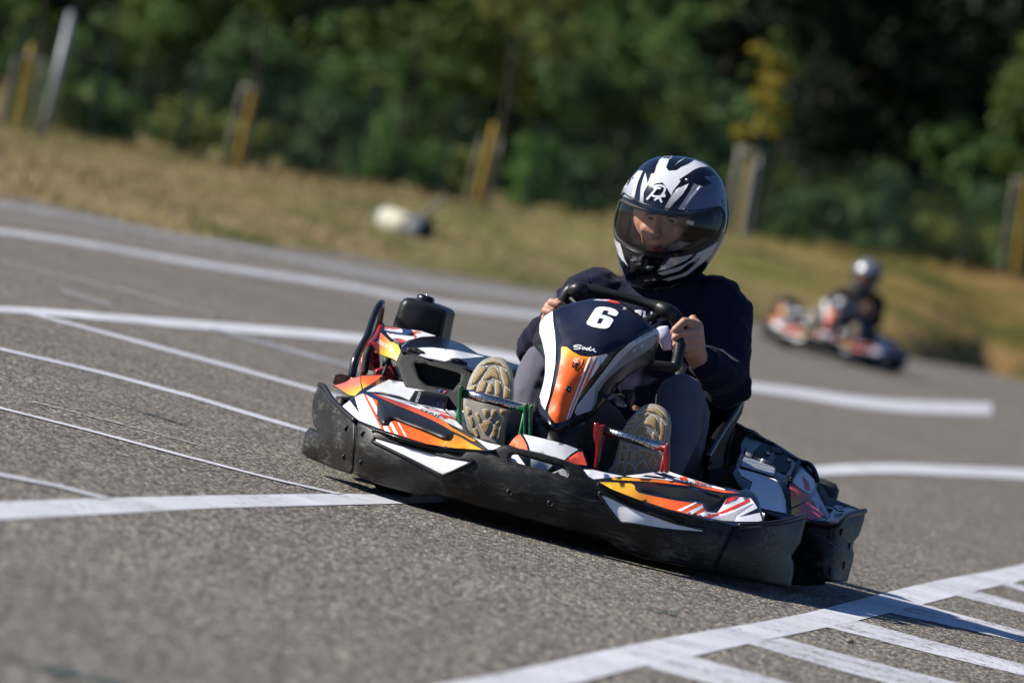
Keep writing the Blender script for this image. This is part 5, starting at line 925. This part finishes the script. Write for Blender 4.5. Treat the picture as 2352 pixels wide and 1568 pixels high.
b = MB(); q = dens(cround(port, 3), 4); b.tube([Vector(v) for v in KA(q, SH(q)-.001)], .0052, 8, close=True, sub=1); b.build('port_seal', M['rubber'], hel)
HW, HG, HGL = (.58, .60, .64), (.17, .19, .24), (.38, .40, .46)
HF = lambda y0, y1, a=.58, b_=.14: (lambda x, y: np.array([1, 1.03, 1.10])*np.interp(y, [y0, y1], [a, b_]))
D16 = lambda *p: [((x*.13549+1378.1-1177.1)/.25634, (y*.13549+344.5-321.6)/.25634) for x, y in p]
hdec(D16((1010, 160), (1090, 112), (1250, 100), (1170, 160), (1120, 295), (1165, 355), (1300, 345), (1380, 290), (1500, 240), (1600, 170), (1720, 215), (1840, 280), (1700, 290), (1600, 330), (1480, 410), (1340, 500), (1365, 530), (1240, 690), (1210, 770), (1100, 600), (1060, 550), (940, 570), (810, 590), (870, 400), (920, 400), (960, 270)), HW)
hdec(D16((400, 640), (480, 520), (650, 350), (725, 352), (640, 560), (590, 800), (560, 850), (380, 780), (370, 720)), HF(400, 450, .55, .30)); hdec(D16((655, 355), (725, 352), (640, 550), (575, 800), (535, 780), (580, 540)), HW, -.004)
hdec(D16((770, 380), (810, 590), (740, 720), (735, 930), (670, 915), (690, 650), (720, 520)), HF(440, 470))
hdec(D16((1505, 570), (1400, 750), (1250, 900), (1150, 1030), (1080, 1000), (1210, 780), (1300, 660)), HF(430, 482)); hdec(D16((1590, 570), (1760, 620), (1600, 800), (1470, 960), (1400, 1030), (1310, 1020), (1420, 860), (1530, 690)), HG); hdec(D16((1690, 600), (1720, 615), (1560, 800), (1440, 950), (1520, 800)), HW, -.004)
hdec(D16((1770, 620), (1880, 570), (1960, 440), (2040, 520), (2100, 640), (2110, 760), (2070, 960), (1990, 985), (1850, 1030), (1650, 1060), (1420, 1035), (1480, 960), (1620, 790)), (.11, .12, .19)); hdec(D16((1770, 450), (1960, 440), (1880, 560)), (.11, .12, .19))
hdec([(1450, 235), (1490, 190), (1555, 153), (1535, 168), (1480, 205)], HW, -.004)
for s_ in ([(895, 625), (960, 605), (1040, 605), (1100, 640), (1080, 720), (1020, 790), (930, 840)], [(960, 640), (880, 740), (790, 840)], [(900, 635), (1030, 650)], [(880, 770), (960, 790), (1110, 780)], [(1000, 790), (1045, 890)], [(1110, 760), (1000, 800), (920, 850)]):
    q = [(x*.13549+1378.1, y*.13549+344.5) for x, y in s_]; o = stroke('emblem', q, 4.6, SH, hel, HW, -.007); o.data.materials[0] = M['helmet_print']
def vent(pts, off, bul=.01): return panel('air_vent', P(1, *pts), SH, M['helmet_paint'], hel, off=off, thick=.012, rnd=4, bulge=bul, h=5)
vent(D16((650, 345), (700, 270), (860, 190), (960, 115), (1060, 112), (1000, 170), (950, 250), (900, 320), (920, 400), (880, 390), (840, 350)), .0); vent(D16((1345, 495), (1480, 410), (1620, 325), (1730, 270), (1870, 310), (1900, 350), (1780, 450), (1880, 575), (1770, 625), (1600, 565), (1480, 560), (1270, 670)), -.002)
b = MB(); b.ball(k(16, 1472, 505, HD-.166), .004, 8, 6); b.build('vent_screw', M['steel'], hel)
# chin bar graphics and vent
hdec([(908, 870), (925, 900), (965, 930), (985, 1000), (1000, 1060), (1035, 1130), (985, 1080), (945, 1020)], HW); hdec([(1420, 1045), (1650, 1000), (1560, 1075), (1400, 1150), (1290, 1175), (1370, 1110)], HGL)
for q in ([(1700, 960), (1830, 880), (1760, 980), (1640, 1080), (1500, 1140), (1620, 1060)], [(1700, 1010), (1850, 900), (1790, 1020), (1680, 1120), (1560, 1180), (1660, 1090)], [(1300, 1190), (1480, 1140), (1600, 1090), (1500, 1170), (1340, 1215)], [(1340, 1250), (1500, 1205), (1680, 1120), (1560, 1215), (1400, 1262)]): hdec(q, HGL)
hdec([(960, 1110), (975, 1180), (1020, 1250), (1000, 1210), (980, 1150)], HGL); hdec([(1040, 1270), (1130, 1318), (1250, 1335), (1400, 1318), (1530, 1275), (1400, 1328), (1250, 1343), (1120, 1326)], (.2, .2, .22))
cv_ = panel('chin_vent', P(1, (1040, 1065), (1090, 1070), (1110, 1105), (1160, 1100), (1170, 1140), (1120, 1160), (1090, 1200), (1050, 1190), (1060, 1130)), SH, M['clean_plastic'], hel, off=-.004, thick=.008, rnd=2, h=5)
panel('chin_vent', P(1, (1190, 1130), (1280, 1125), (1240, 1165), (1190, 1165)), SH, M['silver_paint'], hel, off=-.003, thick=.004, rnd=1.5, h=5)
# cheek pads inside
for pts, d in (([(985, 640), (1060, 650), (1045, 800), (1010, 900), (965, 860), (960, 740)], 1.11), ([(1075, 660), (1140, 690), (1130, 800), (1180, 930), (1170, 985), (1060, 930), (1030, 880), (1060, 760)], 1.105), ([(1380, 985), (1440, 920), (1540, 910), (1600, 930), (1520, 985), (1400, 1010)], 1.03), ([(1560, 985), (1620, 920), (1740, 870), (1780, 890), (1660, 975)], 1.04)):
    panel('cheek_pad', P(1, *pts), Flat(d), M['pad_cloth'], hel, thick=.06, rnd=7, bulge=.02, h=5, sm=2)
panel('pad_label', P(1, (1560, 715), (1628, 728), (1620, 765), (1555, 750)), Flat(1.05), M['print'], hel, thick=.001, col=(.6, .6, .6))
# visor
vis = np.array(P(1, (988, 470), (1040, 505), (1150, 560), (1300, 600), (1500, 628), (1700, 625), (1830, 600), (1870, 605), (1905, 660), (1900, 760), (1850, 862), (1780, 940), (1660, 1005), (1500, 1042), (1350, 1050), (1200, 1030), (1070, 985), (970, 925), (925, 870), (908, 790), (925, 650), (955, 540)))
V_, F_ = tri2d(cround(vis, 3), [], 6); Pv = KA(V_, SH(V_*1.0)-.007); nf = np.cross(Pv[F_[:, 1]]-Pv[F_[:, 0]], Pv[F_[:, 2]]-Pv[F_[:, 0]]); F_ = np.where((nf[:, 1] > 0)[:, None], F_[:, ::-1], F_); mk('visor', Pv, F_, M['visor'], hel)
q = dens(cround(vis, 3), 4); b = MB(); b.tube([Vector(v) for v in KA(q, SH(q)-.006)], .0016, 6, close=True, sub=1); b.build('visor_edge', M['gloss_black'], hel)
b = MB(); b.lathe([(.022, -.006), (.024, .002), (.018, .006), (.006, .007)], k(1, 1835, 690, 1.075), (.85, -.5, .1), 20); b.build('visor_pivot', M['clean_plastic'], hel)
# trousers
tro = [(hipL, .098, pk(1290, 900, .88), .078), (pk(1290, 900, .88), .078, knL, .062), (knL, .062, pk(1205, 935, .56), .052), (pk(1205, 935, .56), .052, pk(1192, 985, .45), .043), (hipR, .098, pk(1565, 960, .88), .076), (pk(1565, 960, .88), .076, knR, .0635), (knR, .0635, pk(1560, 1000, .64), .056), (pk(1560, 1000, .64), .055, pk(1530, 1070, .54), .043), (hipL, .11, hipR, .11), (pk(1455, 1000, 1.2), .14, hipR, .1)]
blob('trousers', w(tro), .0055, M['grey_cloth'], person, 4, .006, 8)
# shoes: sole with tread blocks, upper
def ridge(q, sole, par):
    q = np.array(q); q = dens(q.mean(0)+(q-q.mean(0))*1.16, 5); b = MB(); b.tube([Vector(v) for v in KA(q, sole(q)+.0008)], .0017, 5, close=True, sub=1); b.build('tread_ridge', M['sole_ridge'], par)
def shoe(out, c, sole, blocks, ank, ball):
    so_ = panel('shoe', P(c, *out), sole, M['sole_base'], person, thick=.018, rnd=5, bulge=.007, h=5, sm=2)
    for q in blocks: panel('tread_block', P(c, *q), sole, M['sole_tan'], so_, off=-.0035, thick=.004, rnd=1.6, bulge=.002, h=5); ridge(P(c, *q), sole, so_)
    ctr = np.array(P(c, *out)).mean(0); t = np.array(P(c, *out)); toe = t[np.argmin(t[:, 1])]; heel = t[np.argmax(t[:, 1])]
    def S_(p): return float(sole(np.array([p]))[0])
    pts = [toe+(ctr-toe)*.35, ctr, ctr+(heel-ctr)*.6]
    c3 = [K(p[0], p[1], S_(p)+dd) for p, dd in zip(pts, (.045, .055, .055))]
    blob('upper', [(c3[0], .030, c3[1], .040), (c3[1], .040, c3[2], .038), (c3[1]+Vector((0, .01, 0)), .038, ank, .046), (c3[2], .036, ank, .044)], .006, M['shoe_upper'], so_, 3)
soL = Surf((14, 600, 110, .395), (14, 550, 600, .355), (14, 850, 500, .365), (14, 200, 600, .365), (14, 500, 1000, .335), (14, 600, 1450, .32), (14, 300, 1300, .33), (14, 760, 1400, .33))
shoe([(590, 105), (700, 110), (790, 160), (850, 250), (890, 370), (910, 560), (905, 760), (860, 960), (810, 1130), (770, 1300), (765, 1500), (600, 1500), (400, 1430), (290, 1340), (210, 1260), (160, 1080), (130, 930), (135, 760), (190, 560), (250, 400), (340, 250), (450, 150)], 14, soL,
     [[(440, 235), (500, 190), (600, 165), (700, 190), (772, 268), (690, 222), (600, 197), (520, 207)], [(265, 532), (300, 420), (370, 310), (490, 262), (482, 300), (390, 420), (320, 512)], [(445, 467), (490, 370), (560, 300), (620, 275), (660, 320), (692, 472), (640, 432), (570, 412), (500, 452)], [(715, 287), (800, 330), (840, 450), (845, 592), (780, 540), (740, 400)], [(360, 647), (400, 512), (490, 485), (492, 520), (440, 662)], [(495, 662), (540, 540), (568, 512), (585, 560), (582, 668)], [(645, 502), (710, 520), (716, 620), (702, 722), (645, 697)], [(785, 592), (856, 640), (836, 762), (770, 752)], [(230, 602), (320, 555), (302, 632), (240, 622)],
      [(175, 892), (243, 930), (245, 970), (207, 1025)], [(210, 1062), (265, 1040), (302, 1180), (272, 1207)], [(325, 1002), (360, 990), (411, 1110), (382, 1132)], [(395, 1167), (470, 1127), (560, 1132), (522, 1240), (482, 1317), (452, 1292)], [(565, 1362), (610, 1190), (666, 1202), (642, 1380)], [(285, 1232), (330, 1215), (382, 1350), (342, 1367)], [(540, 1062), (590, 1050), (572, 1098), (535, 1092)], [(640, 1142), (700, 1092), (692, 1152), (642, 1172)], [(445, 932), (520, 940), (500, 1040), (470, 1042)], [(590, 940), (640, 950), (622, 1042), (570, 1040)], [(720, 932), (790, 950), (772, 1002), (720, 992)], [(690, 1230), (735, 1150), (715, 1400), (660, 1400)]], anL+P0, None)
soR = Surf((15, 1180, 240, .445), (15, 1100, 600, .425), (15, 1480, 600, .430), (15, 700, 700, .440), (15, 950, 1000, .42), (15, 900, 1450, .40), (15, 400, 1430, .42), (15, 1300, 1250, .415))
shoe([(880, 390), (980, 290), (1080, 245), (1170, 235), (1280, 260), (1390, 330), (1460, 430), (1490, 560), (1485, 750), (1450, 960), (1380, 1150), (1340, 1270), (1260, 1360), (1200, 1440), (1000, 1490), (700, 1510), (380, 1450), (480, 1310), (530, 1150), (570, 1000), (600, 850), (650, 700), (720, 580), (800, 470)], 15, soR,
     [[(1050, 357), (1120, 320), (1250, 320), (1350, 400), (1402, 522), (1330, 472), (1230, 392), (1120, 367)], [(905, 442), (960, 402), (1095, 400), (1082, 432), (950, 512)], [(1005, 582), (1080, 502), (1180, 455), (1240, 502), (1252, 732), (1190, 652), (1130, 612), (1040, 592)], [(1325, 532), (1400, 620), (1390, 780), (1362, 912), (1310, 852)], [(730, 642), (830, 640), (792, 722), (710, 712)], [(930, 632), (1060, 650), (932, 802), (860, 762)], [(1170, 792), (1190, 740), (1242, 800), (1227, 862)], [(620, 1062), (690, 1060), (692, 1220), (610, 1227)], [(745, 1052), (810, 1050), (812, 1222), (740, 1220)], [(880, 1072), (980, 1150), (882, 1262), (860, 1202)], [(600, 1272), (670, 1270), (642, 1432), (540, 1440)], [(740, 1272), (830, 1312), (880, 1432), (700, 1452)], [(900, 1332), (1010, 1232), (1052, 1302), (920, 1412)], [(1090, 1312), (1190, 1190), (1242, 1252), (1152, 1402)], [(780, 562), (900, 540), (842, 602), (760, 602)], [(1000, 800), (1080, 720), (1100, 840), (1010, 850)], [(650, 950), (740, 960), (740, 1010), (650, 1010)], [(950, 1040), (1080, 1070), (1030, 1130)], [(1110, 1080), (1210, 1110), (1100, 1220), (1060, 1180)]], anR+P0, None)
# print on the chest, seen past the fairing
me = swt.data; bt = bvhtree.BVHTree.FromPolygons([v.co.copy()+P0 for v in me.vertices], [list(p.vertices) for p in me.polygons])
def SCR(p): return SC_(p)
def SC_(p):
    o = []
    for (x, y) in np.asarray(p):
        a = _c; v = Vector(KA([(x, y)], [1.])[0])-Vector(a); v.normalize(); h = bt.ray_cast(Vector(a), v)
        o.append(h[0].y if h[0] else 1.1)
    return np.array(o)
for q in ([(1205, 270), (1260, 265), (1285, 275), (1270, 285), (1262, 320), (1240, 300), (1210, 285)], [(1285, 275), (1305, 278), (1300, 320), (1345, 330), (1350, 280), (1368, 285), (1350, 380), (1332, 375), (1340, 345), (1300, 335), (1295, 360), (1280, 345)], [(1365, 320), (1380, 310), (1382, 350), (1360, 370)]):
    decal(D3(*q), SC_, swt, (.72, .72, .80), -.006, 'chest_print', 6)
for s_ in ([(600, 1130), (645, 1175), (672, 1240), (695, 1310), (705, 1400)], [(2080, 1330), (2020, 1420), (1975, 1500), (1950, 1568)], [(900, 1090), (955, 1180), (1030, 1270), (1120, 1340), (1250, 1370), (1400, 1345), (1560, 1290), (1690, 1200)]):
    q = np.array(P(1, *s_)); dq = SC_(q); q, dq = q[(dq != 1.1)], dq[dq != 1.1]
    if len(q) < 2: continue
    b = MB(); b.tube([Vector(v) for v in KA(q, dq-.0005)], .0022, 6); b.build('seam', M['navy_cloth'], swt)
panel('tucked_cloth', D3((1395, 440), (1430, 415), (1500, 408), (1530, 470), (1536, 622), (1460, 632), (1430, 560), (1395, 520)), Surf((3, 1395, 440, .97), (3, 1535, 620, .98), (3, 1460, 520, .955), (3, 1500, 410, .99)), cloth('white_cloth', (.62, .62, .78), .9), swt, thick=.01, rnd=4, bulge=.01, h=6)

# ------------------------------------------------------------------ the kart and driver far behind
g = ground(1922, 832); g = Vector((g.x*58.8/g.y-.18, 58.8, 0)); yaw2 = R(9)
MK2 = Matrix.Translation(g+Vector((0.02, .1, 0))) @ Matrix.Rotation(-yaw2, 4, 'Z')
SC2 = Matrix.Scale(.93, 4); k2 = copy_tree(kart); k2.matrix_world = MK2 @ SC2; k2['label'] = 'blurred distant racing kart near the grass bank on the right'
p2 = copy_tree(person); p2.matrix_world = MK2 @ SC2 @ Matrix.Translation(P0) @ Matrix.Rotation(R(6), 4, 'Y'); p2['label'] = 'distant blurred driver in a black jacket and jeans with a silver helmet'
def swap(o, frm, to):
    for s_ in o.material_slots:
        if s_.material == M[frm]: s_.link = 'OBJECT'; s_.material = M[to]
def walk(o):
    yield o
    for ch in o.children: yield from walk(ch)
for o in walk(p2):
    for a, b_ in (('navy_cloth', 'black_cloth'), ('grey_cloth', 'denim'), ('helmet_paint', 'silver_paint'), ('helmet_print', 'dull_print')): swap(o, a, b_)
